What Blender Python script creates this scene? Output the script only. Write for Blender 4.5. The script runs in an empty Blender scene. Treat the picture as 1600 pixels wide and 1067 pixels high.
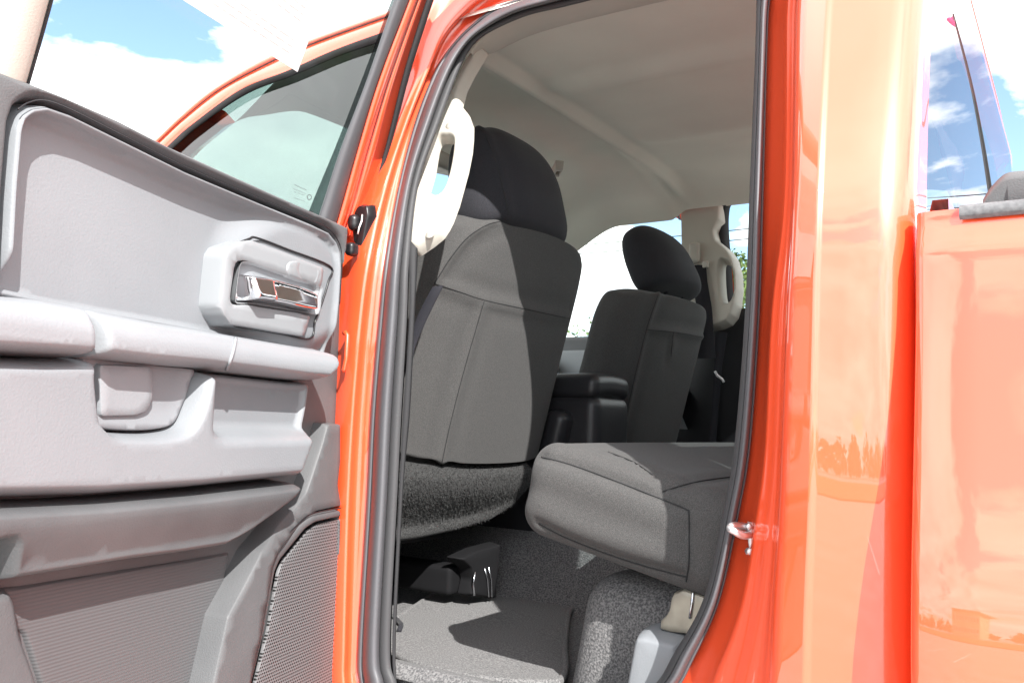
import bpy, math, random
import numpy as np
from math import radians, sin, cos, sqrt, pi
from mathutils import Vector, Matrix
from mathutils.geometry import delaunay_2d_cdt
from mathutils.bvhtree import BVHTree

random.seed(7); np.random.seed(7)
S = bpy.context.scene
COL = S.collection

# ---------------------------------------------------------------- drafting camera
FPX = 1367.0
YAW, PIT, ROL = radians(33.4), radians(5.4), radians(1.76)
CAM = np.array([0.0, -0.9, 1.02])
Fw = np.array([-sin(YAW)*cos(PIT), cos(YAW)*cos(PIT), sin(PIT)])
R0 = np.array([cos(YAW), sin(YAW), 0.0]); U0 = np.cross(R0, Fw)
RV = cos(ROL)*R0 + sin(ROL)*U0; UV = -sin(ROL)*R0 + cos(ROL)*U0
def ray(x, y): return Fw + RV*(x-800)/FPX - UV*(y-533.5)/FPX
def onp(x, y, p0, n):
    d = ray(x, y); n = np.array(n, float)
    return CAM + d*(np.dot(np.array(p0, float)-CAM, n)/np.dot(d, n))
def onX(x, y, X): return onp(x, y, (X,0,0), (1,0,0))
def onY(x, y, Y): return onp(x, y, (0,Y,0), (0,1,0))
def onZ(x, y, Z): return onp(x, y, (0,0,Z), (0,0,1))
def smooth(a, b_, x): t_ = min(1, max(0, (x-a)/(b_-a))); return t_*t_*(3-2*t_)
def tum(z):                                   # lean of the cab sides above the belt line
    t = max(0.0, z-1.22); return 0.46*t*t/(t+0.10)
def body(x, y, Y0):
    Y = Y0
    for _ in range(25):
        p = onY(x, y, Y); Y = Y0 + tum(p[2])
    return onY(x, y, Y)

# ---------------------------------------------------------------- materials
MAT = {}
def nt(name):
    m = bpy.data.materials.new(name); m.use_nodes = True
    t = m.node_tree; b = t.nodes['Principled BSDF']; MAT[name] = m
    return m, t, b
def N(t, kind, **kw):
    n = t.nodes.new(kind)
    for k, v in kw.items():
        if hasattr(n, k): setattr(n, k, v)
        else: n.inputs[k].default_value = v
    return n
def bump(t, b, scale, strength, dist=0.001, detail=3.0, coord='Object', kind='noise'):
    tc = N(t, 'ShaderNodeTexCoord')
    if kind == 'noise':
        x = N(t, 'ShaderNodeTexNoise'); x.inputs['Scale'].default_value = scale; x.inputs['Detail'].default_value = detail
        out = x.outputs['Fac']
    else:
        x = N(t, 'ShaderNodeTexVoronoi'); x.inputs['Scale'].default_value = scale; out = x.outputs['Distance']
    t.links.new(tc.outputs[coord], x.inputs['Vector'])
    bp = N(t, 'ShaderNodeBump'); bp.inputs['Strength'].default_value = strength; bp.inputs['Distance'].default_value = dist
    t.links.new(out, bp.inputs['Height']); t.links.new(bp.outputs['Normal'], b.inputs['Normal'])
    return out
def vary(t, b, c0, c1, scale, detail=4.0, lo=.35, hi=.65):
    tc = N(t, 'ShaderNodeTexCoord'); x = N(t, 'ShaderNodeTexNoise')
    x.inputs['Scale'].default_value = scale; x.inputs['Detail'].default_value = detail
    t.links.new(tc.outputs['Object'], x.inputs['Vector'])
    r = N(t, 'ShaderNodeValToRGB'); r.color_ramp.elements[0].position = lo; r.color_ramp.elements[1].position = hi
    r.color_ramp.elements[0].color = (*c0, 1); r.color_ramp.elements[1].color = (*c1, 1)
    t.links.new(x.outputs['Fac'], r.inputs['Fac']); t.links.new(r.outputs['Color'], b.inputs['Base Color'])
def plain(name, col, rough=.5, spec=.5, metal=0, coat=0, bscale=0, bstr=.2, bdist=.001, var=None):
    m, t, b = nt(name)
    b.inputs['Base Color'].default_value = (*col, 1); b.inputs['Roughness'].default_value = rough
    b.inputs['Specular IOR Level'].default_value = spec; b.inputs['Metallic'].default_value = metal
    b.inputs['Coat Weight'].default_value = coat; b.inputs['Coat Roughness'].default_value = .02
    if bscale: bump(t, b, bscale, bstr, bdist)
    if var: vary(t, b, *var)
    return m

# paint: orange-red clear-coated, with the slight waviness of pressed sheet
m, t, b = nt('paint')
b.inputs['Base Color'].default_value = (.88, .088, .024, 1); b.inputs['Roughness'].default_value = .38
b.inputs['Coat Weight'].default_value = 1.0; b.inputs['Coat Roughness'].default_value = .015; b.inputs['Coat IOR'].default_value = 1.9
b.inputs['Specular IOR Level'].default_value = .6
tc = N(t, 'ShaderNodeTexCoord'); mp = N(t, 'ShaderNodeMapping'); mp.inputs['Scale'].default_value = (1, 1, .45)
nz = N(t, 'ShaderNodeTexNoise'); nz.inputs['Scale'].default_value = 5.5; nz.inputs['Detail'].default_value = 1.0
bp = N(t, 'ShaderNodeBump'); bp.inputs['Strength'].default_value = .06; bp.inputs['Distance'].default_value = .02
t.links.new(tc.outputs['Object'], mp.inputs['Vector']); t.links.new(mp.outputs['Vector'], nz.inputs['Vector'])
t.links.new(nz.outputs['Fac'], bp.inputs['Height']); t.links.new(bp.outputs['Normal'], b.inputs['Coat Normal'])

plain('rubber', (.095,.095,.103), .5, .5, bscale=260, bstr=.12)
plain('flap_trim', (.055,.055,.058), .6, .4, bscale=400, bstr=.3)
plain('matt_black', (.007,.007,.008), .8, .2)
plain('rubber_matt', (.028,.028,.03), .7, .3, bscale=300, bstr=.2)
plain('rail_plastic', (.20,.20,.205), .6, .4, bscale=180, bstr=.5, bdist=.001, var=((.11,.11,.115),(.16,.16,.165),220))
plain('black', (.012,.012,.014), .35, .5)
plain('dark_trim', (.1,.1,.1), .55, .4, bscale=520, bstr=.35, bdist=.0012, var=((.088,.090,.094),(.108,.110,.114),9))
m, t, b = nt('ribbed'); b.inputs['Base Color'].default_value = (.092,.093,.097,1); b.inputs['Roughness'].default_value = .55
tc = N(t,'ShaderNodeTexCoord'); wv = N(t,'ShaderNodeTexWave', bands_direction='Z'); wv.inputs['Scale'].default_value = 88; bq = N(t,'ShaderNodeBump'); bq.inputs['Distance'].default_value = .0008; bq.inputs['Strength'].default_value = .3
t.links.new(tc.outputs['Object'], wv.inputs['Vector']); t.links.new(wv.outputs['Fac'], bq.inputs['Height']); t.links.new(bq.outputs['Normal'], b.inputs['Normal'])
plain('grey_trim', (.36,.36,.372), .5, .45, bscale=420, bstr=.28, bdist=.001, var=((.198,.210,.224),(.216,.228,.243),7))
plain('grey_soft', (.40,.40,.41), .48, .45, bscale=360, bstr=.3, bdist=.001, var=((.225,.237,.252),(.245,.258,.274),8))
plain('silver_bezel', (.245,.257,.27), .38, .5, bscale=700, bstr=.06)
plain('beige_trim', (.50,.475,.42), .55, .4, bscale=480, bstr=.2, bdist=.001)
plain('headliner', (.84,.82,.72), .95, .1, bscale=900, bstr=.35, bdist=.0015, var=((.78,.785,.70),(.83,.835,.745),5))
plain('chrome', (.9,.9,.92), .05, .5, metal=1)
plain('bracket_metal', (.33,.30,.245), .42, .5, metal=.35, var=((.27,.245,.20),(.36,.33,.27),30))
plain('steel', (.62,.63,.66), .22, .5, metal=1)
plain('steel_dull', (.74,.74,.75), .34, .5, metal=.85)
plain('white_metal', (.85,.85,.85), .3, .5, metal=.2)
plain('leather', (.022,.022,.025), .40, .5, bscale=240, bstr=.35, bdist=.0012)
plain('webbing', (.02,.02,.026), .7, .3, bscale=700, bstr=.4)
plain('thread', (.03,.03,.031), .8, .2)
plain('paper', (.70,.69,.68), .7, .3)
plain('print', (.50,.54,.60), .8, .2)
plain('tyre', (.02,.02,.02), .8, .3)
plain('lens', (.8,.74,.6), .3, .5)
m, t, b = nt('dome_lamp'); b.inputs['Base Color'].default_value = (.9,.6,.3,1)
b.inputs['Emission Color'].default_value = (1,.62,.28,1); b.inputs['Emission Strength'].default_value = 1.2

def cloth(name, c0, c1, scale, bs, rough=.9, sheen=.08):
    m, t, b = nt(name); b.inputs['Roughness'].default_value = rough; b.inputs['Specular IOR Level'].default_value = .15
    b.inputs['Sheen Weight'].default_value = sheen; b.inputs['Sheen Roughness'].default_value = .5
    vary(t, b, c0, c1, scale, 2.0, .38, .66)
    bump(t, b, scale*.8, bs, .0015, 2.0)
cloth('fabric', (.052,.051,.051), (.090,.088,.086), 900, .35)
cloth('fabric_smooth', (.022,.022,.026), (.036,.036,.042), 900, .3)
cloth('carpet', (.085,.084,.087), (.22,.215,.215), 330, .9)
cloth('mat_carpet', (.10,.099,.101), (.235,.23,.228), 420, .8)
cloth('fuzzy', (.016,.016,.016), (.06,.06,.06), 420, .8)

def glass(name, tint, f0=.045):
    m = bpy.data.materials.new(name); m.use_nodes = True; t = m.node_tree; t.nodes.clear(); MAT[name] = m
    o = N(t, 'ShaderNodeOutputMaterial'); mx = N(t, 'ShaderNodeMixShader'); lw = N(t, 'ShaderNodeLayerWeight'); lw.inputs['Blend'].default_value = .5
    tr = N(t, 'ShaderNodeBsdfTransparent'); gl = N(t, 'ShaderNodeBsdfGlossy')
    pw = N(t, 'ShaderNodeMath', operation='POWER'); pw.inputs[1].default_value = 4.5
    ma = N(t, 'ShaderNodeMath', operation='MULTIPLY_ADD'); ma.inputs[1].default_value = 1-f0; ma.inputs[2].default_value = f0
    tr.inputs['Color'].default_value = (*tint, 1); gl.inputs['Roughness'].default_value = 0.0
    t.links.new(lw.outputs['Facing'], pw.inputs[0]); t.links.new(pw.outputs[0], ma.inputs[0])
    t.links.new(ma.outputs[0], mx.inputs[0]); t.links.new(tr.outputs[0], mx.inputs[1]); t.links.new(gl.outputs[0], mx.inputs[2])
    t.links.new(mx.outputs[0], o.inputs['Surface'])
glass('door_glass', (.95,.97,.96), .02)
glass('green_glass', (.21,.29,.27), .09)
glass('clear_glass', (.86,.92,.90))
glass('dark_glass', (.16,.19,.19))
glass('privacy_glass', (.50,.56,.56), .25)

# ---------------------------------------------------------------- mesh helpers
def mesh(name, V, F, mat, parent=None, smooth=True):
    me = bpy.data.meshes.new(name)
    me.from_pydata([tuple(map(float, v)) for v in V], [], [tuple(int(i) for i in f) for f in F]); me.validate(); me.update()
    if smooth: me.polygons.foreach_set('use_smooth', [True]*len(me.polygons))
    mats = mat if isinstance(mat, (list, tuple)) else [mat]
    for x in mats: me.materials.append(MAT[x])
    o = bpy.data.objects.new(name, me); COL.objects.link(o)
    if parent: o.parent = parent; o.matrix_parent_inverse = parent.matrix_world.inverted()
    return o
def tag(o, label=None, cat=None, group=None, kind=None):
    for k, v in (('label', label), ('category', cat), ('group', group), ('kind', kind)):
        if v: o[k] = v
    return o
def empty(name, loc):
    o = bpy.data.objects.new(name, None); COL.objects.link(o); o.location = loc
    bpy.context.view_layer.update(); return o
class MB:
    def __init__(s): s.V = []; s.F = []
    def add(s, V, F):
        k = len(s.V); s.V += [tuple(map(float, v)) for v in V]; s.F += [tuple(i+k for i in f) for f in F]; return s
    def build(s, name, mat, parent=None, smooth=True): return mesh(name, s.V, s.F, mat, parent, smooth)
def cat(P, n, closed=False):
    """Catmull-Rom through P, n samples evenly spread over the control points."""
    P = np.array(P, float); k = len(P); out = []
    segs = k if closed else k-1
    for u in np.linspace(0, segs, n, endpoint=not closed):
        i = min(int(u), segs-1); f = u-i
        g = (lambda j: P[j % k]) if closed else (lambda j: P[min(max(j,0),k-1)])
        a, b_, c, d = g(i-1), g(i), g(i+1), g(i+2)
        out.append(.5*((2*b_)+(-a+c)*f+(2*a-5*b_+4*c-d)*f*f+(-a+3*b_-3*c+d)*f**3))
    return np.array(out)
def even(P, step, closed=False):
    P = [np.array(p, float) for p in P]
    if closed: P = P+[P[0]]
    L = [0]
    for a, b_ in zip(P, P[1:]): L.append(L[-1]+np.linalg.norm(b_-a))
    n = max(3, int(L[-1]/step)); ts = np.linspace(0, L[-1], n, endpoint=not closed)
    A = np.array(P); return np.array([[np.interp(t_, L, A[:,j]) for j in range(A.shape[1])] for t_ in ts])
def grid(curves, closed=False):
    n = len(curves[0]); V = [p for c in curves for p in c]; F = []
    for i in range(len(curves)-1):
        for j in range(n if closed else n-1):
            k = (j+1) % n; F.append((i*n+j, i*n+k, (i+1)*n+k, (i+1)*n+j))
    return V, F
def loft(name, curves, mat, parent=None, closed=False, smooth=True):
    V, F = grid(curves, closed); return mesh(name, V, F, mat, parent, smooth)
def tube_vf(P, r, k=8, cap=True):
    P = [np.array(p, float) for p in P]; n = len(P); R_ = r if hasattr(r, '__len__') else [r]*n
    V = []; F = []; prev = None
    for i in range(n):
        t_ = P[min(i+1,n-1)]-P[max(i-1,0)]; t_ = t_/(np.linalg.norm(t_)+1e-12)
        if prev is None:
            a = np.array([0,0,1.]) if abs(t_[2]) < .9 else np.array([1.,0,0]); prev = np.cross(t_, a)
        u = prev-t_*np.dot(prev, t_); u /= np.linalg.norm(u); prev = u; w = np.cross(t_, u)
        for j in range(k): V.append(P[i]+R_[i]*(cos(2*pi*j/k)*u+sin(2*pi*j/k)*w))
    for i in range(n-1):
        for j in range(k): F.append((i*k+j, i*k+(j+1)%k, (i+1)*k+(j+1)%k, (i+1)*k+j))
    if cap: F.append(tuple(range(k))[::-1]); F.append(tuple((n-1)*k+j for j in range(k)))
    return V, F
def rbox_vf(h, r, n=6, f=None, fine=None):
    """rounded box with half sizes h, radius r; f deforms points"""
    h = np.array(h, float); r = min(r, min(h)*.999)
    def ticks(H):
        a = np.sin(np.linspace(0, pi/2, n+1))
        e = H-r+r*np.tan(np.linspace(0, pi/4, n//2+2)); mid = np.linspace(-(H-r), H-r, max(n+3, int(2*(H-r)/fine) if fine else 0))
        return np.concatenate([-e[::-1], mid[1:-1], e])
    T = [ticks(x) for x in h]; idx = {}; V = []; F = []
    def vid(p):
        key = tuple(np.round(p, 7))
        if key not in idx: idx[key] = len(V); V.append(np.array(p, float))
        return idx[key]
    for ax in range(3):
        u, v = (ax+1) % 3, (ax+2) % 3
        for sg in (-1, 1):
            A, B = T[u], T[v]
            for i in range(len(A)-1):
                for j in range(len(B)-1):
                    q = []
                    for (a, b_) in ((A[i],B[j]),(A[i+1],B[j]),(A[i+1],B[j+1]),(A[i],B[j+1])):
                        p = [0,0,0]; p[ax] = sg*h[ax]; p[u] = a; p[v] = b_; q.append(vid(p))
                    F.append(tuple(q) if sg > 0 else tuple(q[::-1]))
    out = []
    for p in V:
        inn = np.clip(p, -(h-r), h-r); d = p-inn; L = np.linalg.norm(d)
        q = inn+d/L*r if L > 0 else p
        out.append(f(q) if f else q)
    return out, F
def rot_y(a):
    c, s_ = cos(a), sin(a); return np.array([[c,0,s_],[0,1,0],[-s_,0,c]])
def rot_z(a):
    c, s_ = cos(a), sin(a); return np.array([[c,-s_,0],[s_,c,0],[0,0,1]])

class Frame:
    """a drafting plane: u, v in the plane, offset along n"""
    def __init__(s, o, eu, ev):
        s.o = np.array(o, float); s.u = np.array(eu, float)/np.linalg.norm(eu)
        ev = np.array(ev, float); ev = ev-s.u*np.dot(ev, s.u); s.v = ev/np.linalg.norm(ev); s.n = np.cross(s.u, s.v)
    def pt(s, u, v, o=0.): return s.o+s.u*u+s.v*v+s.n*o
    def px(s, x, y, o=0.):
        p = onp(x, y, s.o+s.n*o, s.n)-s.o; return (np.dot(p, s.u), np.dot(p, s.v))
def dist_poly(P, poly):
    A = np.array(poly); B = np.roll(A, -1, 0); P = np.array(P); d = np.full(len(P), 1e9)
    for a, b_ in zip(A, B):
        ab = b_-a; L = ab@ab+1e-15; t_ = np.clip(((P-a)@ab)/L, 0, 1)
        d = np.minimum(d, np.linalg.norm(P-(a+t_[:,None]*ab), axis=1))
    return d
def inside(P, poly):
    P = np.array(P); c = np.zeros(len(P), bool); A = np.array(poly); B = np.roll(A, -1, 0)
    for (x1,y1),(x2,y2) in zip(A, B):
        m_ = ((y1 > P[:,1]) != (y2 > P[:,1]))
        xi = (x2-x1)*(P[:,1]-y1)/((y2-y1) if abs(y2-y1) > 1e-12 else 1e-12)+x1
        c ^= m_ & (P[:,0] < xi)
    return c
def relief(name, fr, poly, base, top, r, mat, parent=None, h=None, g=.012, step=.0045, holes=()):
    """raised plate: poly (u,v) outline, skirt down to `base`, rounded edge of width r up to `top`, h adds relief"""
    poly = even(poly, step, True); pts = list(map(tuple, poly)); edges = [(i, (i+1) % len(pts)) for i in range(len(pts))]
    polys = [poly]
    for hp in holes:
        hp = even(hp, step, True); k = len(pts); pts += list(map(tuple, hp)); m_ = len(hp)
        edges += [(k+i, k+(i+1) % m_) for i in range(m_)]; polys.append(hp)
    nb = len(pts); rings = [.03,.11,.24,.42,.62,.82,1.0] if r > 0 else []
    cand = []
    for q in polys:
        tn = np.roll(q,-1,0)-np.roll(q,1,0); tn /= np.linalg.norm(tn,axis=1)[:,None]+1e-12; nn = np.stack([-tn[:,1], tn[:,0]],1)
        for f_ in rings:
            for sg in (1,-1): cand.append((q+nn*sg*r*f_, r*f_))
    extra = []
    def dall(P): return np.min([dist_poly(P, q) for q in polys], axis=0)
    def inn(P):
        c = inside(P, polys[0])
        for q in polys[1:]: c &= ~inside(P, q)
        return c
    for P, dd in cand:
        ok = inn(P) & (np.abs(dall(P)-dd) < .035*r+1e-6); extra += list(map(tuple, P[ok]))
    lo, hi = polys[0].min(0), polys[0].max(0)
    G = np.array([(x+random.uniform(-.1,.1)*g, y+random.uniform(-.1,.1)*g) for x in np.arange(lo[0], hi[0], g) for y in np.arange(lo[1], hi[1], g)])
    if len(G):
        ok = inn(G) & (dall(G) > r+.35*g); extra += list(map(tuple, G[ok]))
    allp = pts+extra
    vv, ee, ff, *_ = delaunay_2d_cdt([Vector(p) for p in allp], edges, [], 0, 1e-7)
    vv = np.array([tuple(v) for v in vv])
    cen = np.array([vv[list(f)].mean(0) for f in ff]); keep = inn(cen)
    d = dall(vv); onb = d < 1e-6
    t_ = np.clip(d/r, 0, 1) if r > 0 else np.ones(len(d))
    o = base+(top-base)*np.sqrt(np.clip(1-(1-t_)**2, 0, 1)) if r > 0 else np.full(len(d), top)
    if h is not None: o = o+np.array([h(a, b_) for a, b_ in vv])*(t_ if r > 0 else 1)
    V = [fr.pt(a, b_, c) for (a, b_), c in zip(vv, o)]
    F = []
    for f, k in zip(ff, keep):
        if not k: continue
        p = vv[list(f)]; ar = (p[1,0]-p[0,0])*(p[2,1]-p[0,1])-(p[1,1]-p[0,1])*(p[2,0]-p[0,0])
        F.append(tuple(f) if ar > 0 else tuple(f)[::-1])
    ob = mesh(name, V, F, mat, parent); return ob
def bvh_of(*obs):
    V = []; F = []
    for o in obs:
        k = len(V); V += [o.matrix_world @ v.co for v in o.data.vertices]; F += [tuple(i+k for i in p.vertices) for p in o.data.polygons]
    return BVHTree.FromPolygons(V, F)
def drape(px, bv, lift=.001, n=40):
    out = []
    for x, y in cat(px, n):
        d = Vector(ray(x, y)).normalized(); hit = bv.ray_cast(Vector(CAM), d)
        if hit[0] is not None:
            nn = hit[1] if hit[1].dot(d) < 0 else -hit[1]
            out.append(np.array(hit[0]+nn*lift))
    return out
def seam(mb, px, bv, r=.0013, lift=.0002, n=40):
    P = drape(px, bv, lift, n)
    if len(P) > 2: mb.add(*tube_vf(P, r, 6))

bpy.context.view_layer.update()
TR = empty('pickup_truck', (-1.0, .98, 0))
tag(TR, 'glossy orange-red crew cab pickup truck with its rear door swung open', 'truck')

# ================================================================= body side
seal_out = [(562,1067),(560,1006),(573,787),(580,640),(592,500),(603,400),(624,285),(650,187),(680,112),(710,67),(744,34),(777,11),(840,-10),(940,-35),(1080,-65),(1175,-70),(1205,-35),(1200,40),(1193,300),(1187,487),(1173,690),(1155,800),(1125,935),(1083,1030),(1050,1085),(960,1170),(800,1235),(650,1210),(580,1140)]
seal_in = [(621,1067),(611,1006),(623,760),(629,640),(637,500),(641,400),(655,285),(688,190),(717,112),(740,71),(770,49),(822,26),(875,13),(950,-5),(1085,-35),(1150,-42),(1178,-15),(1181,40),(1171,300),(1164,487),(1148,690),(1130,800),(1099,935),(1053,1020),(1020,1072),(940,1140),(800,1200),(680,1180),(635,1125)]
crease = [(540,1067),(540,1006),(546,787),(554,640),(566,500),(580,400),(607,285),(639,187),(669,112),(692,58),(722,22),(755,-5),(825,-35),(935,-65),(1080,-98),(1185,-105),(1230,-60),(1229,40),(1226,300),(1206,487),(1196,690),(1184,795),(1160,940),(1125,1040),(1095,1095),(985,1200),(800,1275),(630,1250),(553,1160)]
outer = [(490,1067),(490,1006),(492,787),(497,640),(506,500),(520,400),(550,285),(585,187),(618,112),(638,30),(662,-45),(705,-80),(790,-112),(920,-140),(1080,-165),(1200,-175),(1246,-90),(1244,40),(1239,300),(1229,487),(1222,690),(1218,795),(1209,940),(1205,1040),(1200,1100),(1190,1260),(800,1330),(600,1320),(495,1200)]
def loop(P, Y0): return np.array([body(x, y, max(Y0, .074) if (x < 600 and y > 150 and Y0 < .0595) else Y0) for x, y in P])
def mixl(A, B, f): return [tuple(np.array(a)*(1-f)+np.array(b_)*f) for a, b_ in zip(A, B)]
NS = 360
def cl(P3): return cat(P3, NS, True)
so, si, cr, ou = loop(seal_out,.100), loop(seal_in,.150), loop(crease,.070), loop(outer,.012)
jamb = [cl(loop(mixl(seal_out,seal_in,.25),.112)), cl(so), cl(loop(mixl(seal_out,crease,.35),.096)), cl(loop(mixl(seal_out,crease,.75),.092)),
        cl(loop(mixl(seal_out,crease,.93),.078)), cl(cr), cl(loop(mixl(crease,outer,.12),.067)), cl(loop(mixl(crease,outer,.40),.066)), cl(loop(mixl(crease,outer,.50),.052)),
        cl(loop(mixl(crease,outer,.70),.050)), cl(loop(mixl(crease,outer,.86),.046)), cl(loop(mixl(crease,outer,.95),.028)), cl(ou)]
cab = loft('cab_body', jamb, 'paint', TR, True)
# rubber seal: flat outer lip, groove, round bulb, then the flat inner flap
def sl(f, Y): return cl(loop(mixl(seal_out, seal_in, f), Y))
seal = loft('door_seal', [sl(-.02,.1005), sl(-.012,.089), sl(.03,.0845), sl(.10,.084), sl(.118,.088), sl(.14,.083), sl(.20,.071), sl(.30,.062), sl(.40,.0595), sl(.50,.061), sl(.58,.068), sl(.635,.080), sl(.65,.094)], 'rubber', TR, True)
loft('seal_flap', [sl(.64,.090), sl(.66,.0865), sl(.80,.088), sl(.95,.092), sl(1.0,.13)], 'flap_trim', seal, True)

# C pillar outer skin, in true X positions, rows along z
zs = np.concatenate([np.linspace(.36, 1.2, 22), np.linspace(1.24, 1.80, 20)])
_e = sorted([(p[2], p[0]) for p in cl(ou) if p[0] > -.32 and p[2] > .55]); _ez = [a for a, b_ in _e]; _ex = [b_ for a, b_ in _e]
def xe(z): return float(np.interp(z, _ez, _ex))
cols = []
for k, (fx, yo) in enumerate([(0,.012),(.06,.002),(.18,-.004),(.34,-.0060),(.40,-.0085),(.435,-.0088),(.46,-.0060),(.50,-.0048),(.75,-.0035),(1.0,.003)]):
    cols.append(np.array([(xe(z)*(1-fx)+(-.182)*fx, yo+tum(z)-.018*max(0,1.1-z), z) for z in zs]))
for a in np.linspace(.2, 1, 6)*pi/2:       # rounded rear corner of the cab
    cols.append(np.array([(-.182+.042*sin(a), .003+.040*(1-cos(a))+tum(z)-.018*max(0,1.1-z), z) for z in zs]))
def leanx(z): return .02*max(0, z-1.25)
for y in (.07,.118): cols.append(np.array([(-.1405-leanx(z)*(y-.03)/.09, y+tum(z), z) for z in zs]))
quarter = loft('corner_panel', cols, 'paint', cab)

# cab back wall with its wide window, roof, far side
def backx(z): return -.144-.02*max(0, z-1.25)
bk = MB()
for (y0,y1,z0,z1) in ((.06,1.90,.36,1.24),(.18,1.78,1.755,1.79)):
    Y = np.linspace(y0,y1,12); Z = np.linspace(z0,z1,6)
    V, F = grid([[(backx(z), y, z) for y in Y] for z in Z]); bk.add(V, F)
bk.build('back_panel', 'paint', cab)
for (ya,yb) in ((.115,.14),(1.82,1.845)):
    Z = np.linspace(1.24,1.755,8)
    V, F = grid([[(backx(z), y+(tum(z)*.8 if y < 1 else -tum(z)*.8), z) for y in (ya,yb)] for z in Z]); mesh('window_frame', V, F, 'rubber_matt', cab)
Z = np.linspace(1.235,1.76,8); Y = np.linspace(0,1,16)
loft('rear_window', [[(backx(z)+.003, .125+tum(z)*.8+(1.71-1.6*tum(z))*y, z) for y in Y] for z in Z], 'privacy_glass', TR)

# roof outer skin: from the rail over the opening up and across to the far rail
rail = cl(ou); i0, i1 = int(NS*9.4/29), int(NS*16.2/29)
rp = rail[i0:i1+1]
pre = [body(x, y, .02) for x, y in cat([(270,196),(285,181),(337,139),(405,100),(476,68),(600,23),(650,6)], 40)]
pre = np.array([p for p in pre if p[0] > -1.46 and p[0] < rp[0][0]-.02])
rp = np.concatenate([pre, rp, [(-.16,.19,1.77)]])
rows = []
for f in np.linspace(0, 1, 14):
    e = []
    for p in rp:
        y = p[1]+(1.96-2*p[1])*f
        hump = .15*(1-abs(2*f-1)**5)+.006
        e.append((p[0]-.0*f, y, p[2]+hump*(1-.62*smooth(-.50,-.18,p[0]))+max(0,1.70-p[2])*.75*(1-abs(2*f-1)**4)))
    rows.append(np.array(e))
rows[0] = rp; rows[-1] = np.array([(p[0],1.96-p[1],p[2]) for p in rp])
loft('roof', rows, 'paint', cab)
# rocker panel below the openings and the lower edge of the front door
X = np.linspace(-2.6,-.15,12)
loft('rocker_panel', [[(x, -.012+a, z) for x in X] for a, z in ((.06,.52),(.022,.51),(.0,.49),(-.004,.46),(.01,.42),(.05,.38),(.20,.37))], 'paint', cab)
# floor pan / underbody, blocks light from below
V, F = rbox_vf((1.25,.86,.03), .01, 2, lambda p: p+np.array([-1.40,.98,.53])); mesh('floor_pan', V, F, 'black', TR)

# ================================================================= front door (shut), seen through the open door's window
arc_t = [(215,250),(251,216),(285,184),(337,142),(405,103),(476,71),(600,26),(640,14)]
arc_b = [(235,256),(270,221),(300,195),(375,141),(450,111),(520,80),(585,56),(625,43)]
arc_g = [(242,258),(278,224),(308,198),(382,147),(457,117),(527,87),(588,66),(628,53)]
def arc(P, Y0, n=60): return cat([body(x, y, Y0) for x, y in P], n)
fdoor = loft('front_door', [arc(mixl(arc_t,arc_b,-.25),.045), arc(mixl(arc_t,arc_b,-.22),.018), arc(arc_t,.012), arc(mixl(arc_t,arc_b,.08),.020), arc(mixl(arc_t,arc_b,.13),.020), arc(mixl(arc_t,arc_b,.20),.008), arc(mixl(arc_t,arc_b,.6),.004), arc(arc_b,.010)], 'paint', TR)
loft('drip_strip', [arc(mixl(arc_t,arc_b,.07),.012), arc(mixl(arc_t,arc_b,.10),.006), arc(mixl(arc_t,arc_b,.14),.012)], 'rubber_matt', fdoor)
loft('weatherstrip', [arc(mixl(arc_t,arc_b,.98),.006), arc(arc_g,.012), arc(mixl(arc_b,arc_g,1.25),.03)], 'rubber_matt', fdoor)
ga = arc(arc_g, .022, 60); low = []
for p in ga: low.append(np.array([p[0]-.10*max(0,(1.62-p[2])), .022, 1.30]))
loft('window', [ga*(1-f)+np.array(low)*f for f in np.linspace(0,1,6)], 'green_glass', fdoor)
X = np.linspace(-2.35,-.985,24)
loft('door_skin', [[(x, y, z) for x in X] for y, z in ((.03,1.318),(.004,1.31),(-.006,1.27),(-.022,1.12),(-.028,.95),(-.014,.88),(-.016,.70),(.0,.645))], 'paint', fdoor)
loft('belt_strip', [[(x, y, z) for x in X] for y, z in ((.03,1.30),(.006,1.325),(.014,1.333),(.03,1.335))], 'rubber_matt', fdoor)
# door inner side (blocks light, seen through the cab)
loft('inner_panel', [[(x, y, z) for x in X] for y, z in ((.05,1.33),(.10,1.31),(.115,1.1),(.16,1.06),(.16,1.0),(.11,.95),(.11,.62))], 'grey_trim', fdoor)
# etched glass mark: ring emblem and rows of small unreadable lettering
gm = MB(); gfr = Frame(body(470,300,.0215), (1,0,0), body(470,250,.0215)-body(470,300,.0215))
def gp(x, y): u = gfr.px(x, y, 0); return gfr.pt(u[0], u[1], -.0006)
gm.add(*tube_vf([gp(483+3.3*cos(a), 308+3.8*sin(a)) for a in np.linspace(0, 2*pi, 20)], .0007, 5))
rr = random.Random(3)
for (x0,y0,x1,y1,th,gap) in ((461,289,480,298,.0010,2.4),(457,294.5,479,303,.0006,2.2),(461,300,478,306,.0006,5.5),(460,309.5,478,315,.0006,3.6)):
    n = int((x1-x0)/gap)
    for i in range(n):
        f = i/n; x, y = x0+(x1-x0)*f, y0+(y1-y0)*f
        w = gap*.32; a = gp(x-w, y-.7*rr.random()); c = gp(x+w, y+.9*rr.random())
        gm.add(*tube_vf([a, (a+c)/2, c], th*.62, 4))
gm.build('glass_marking', 'black', fdoor)
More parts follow.
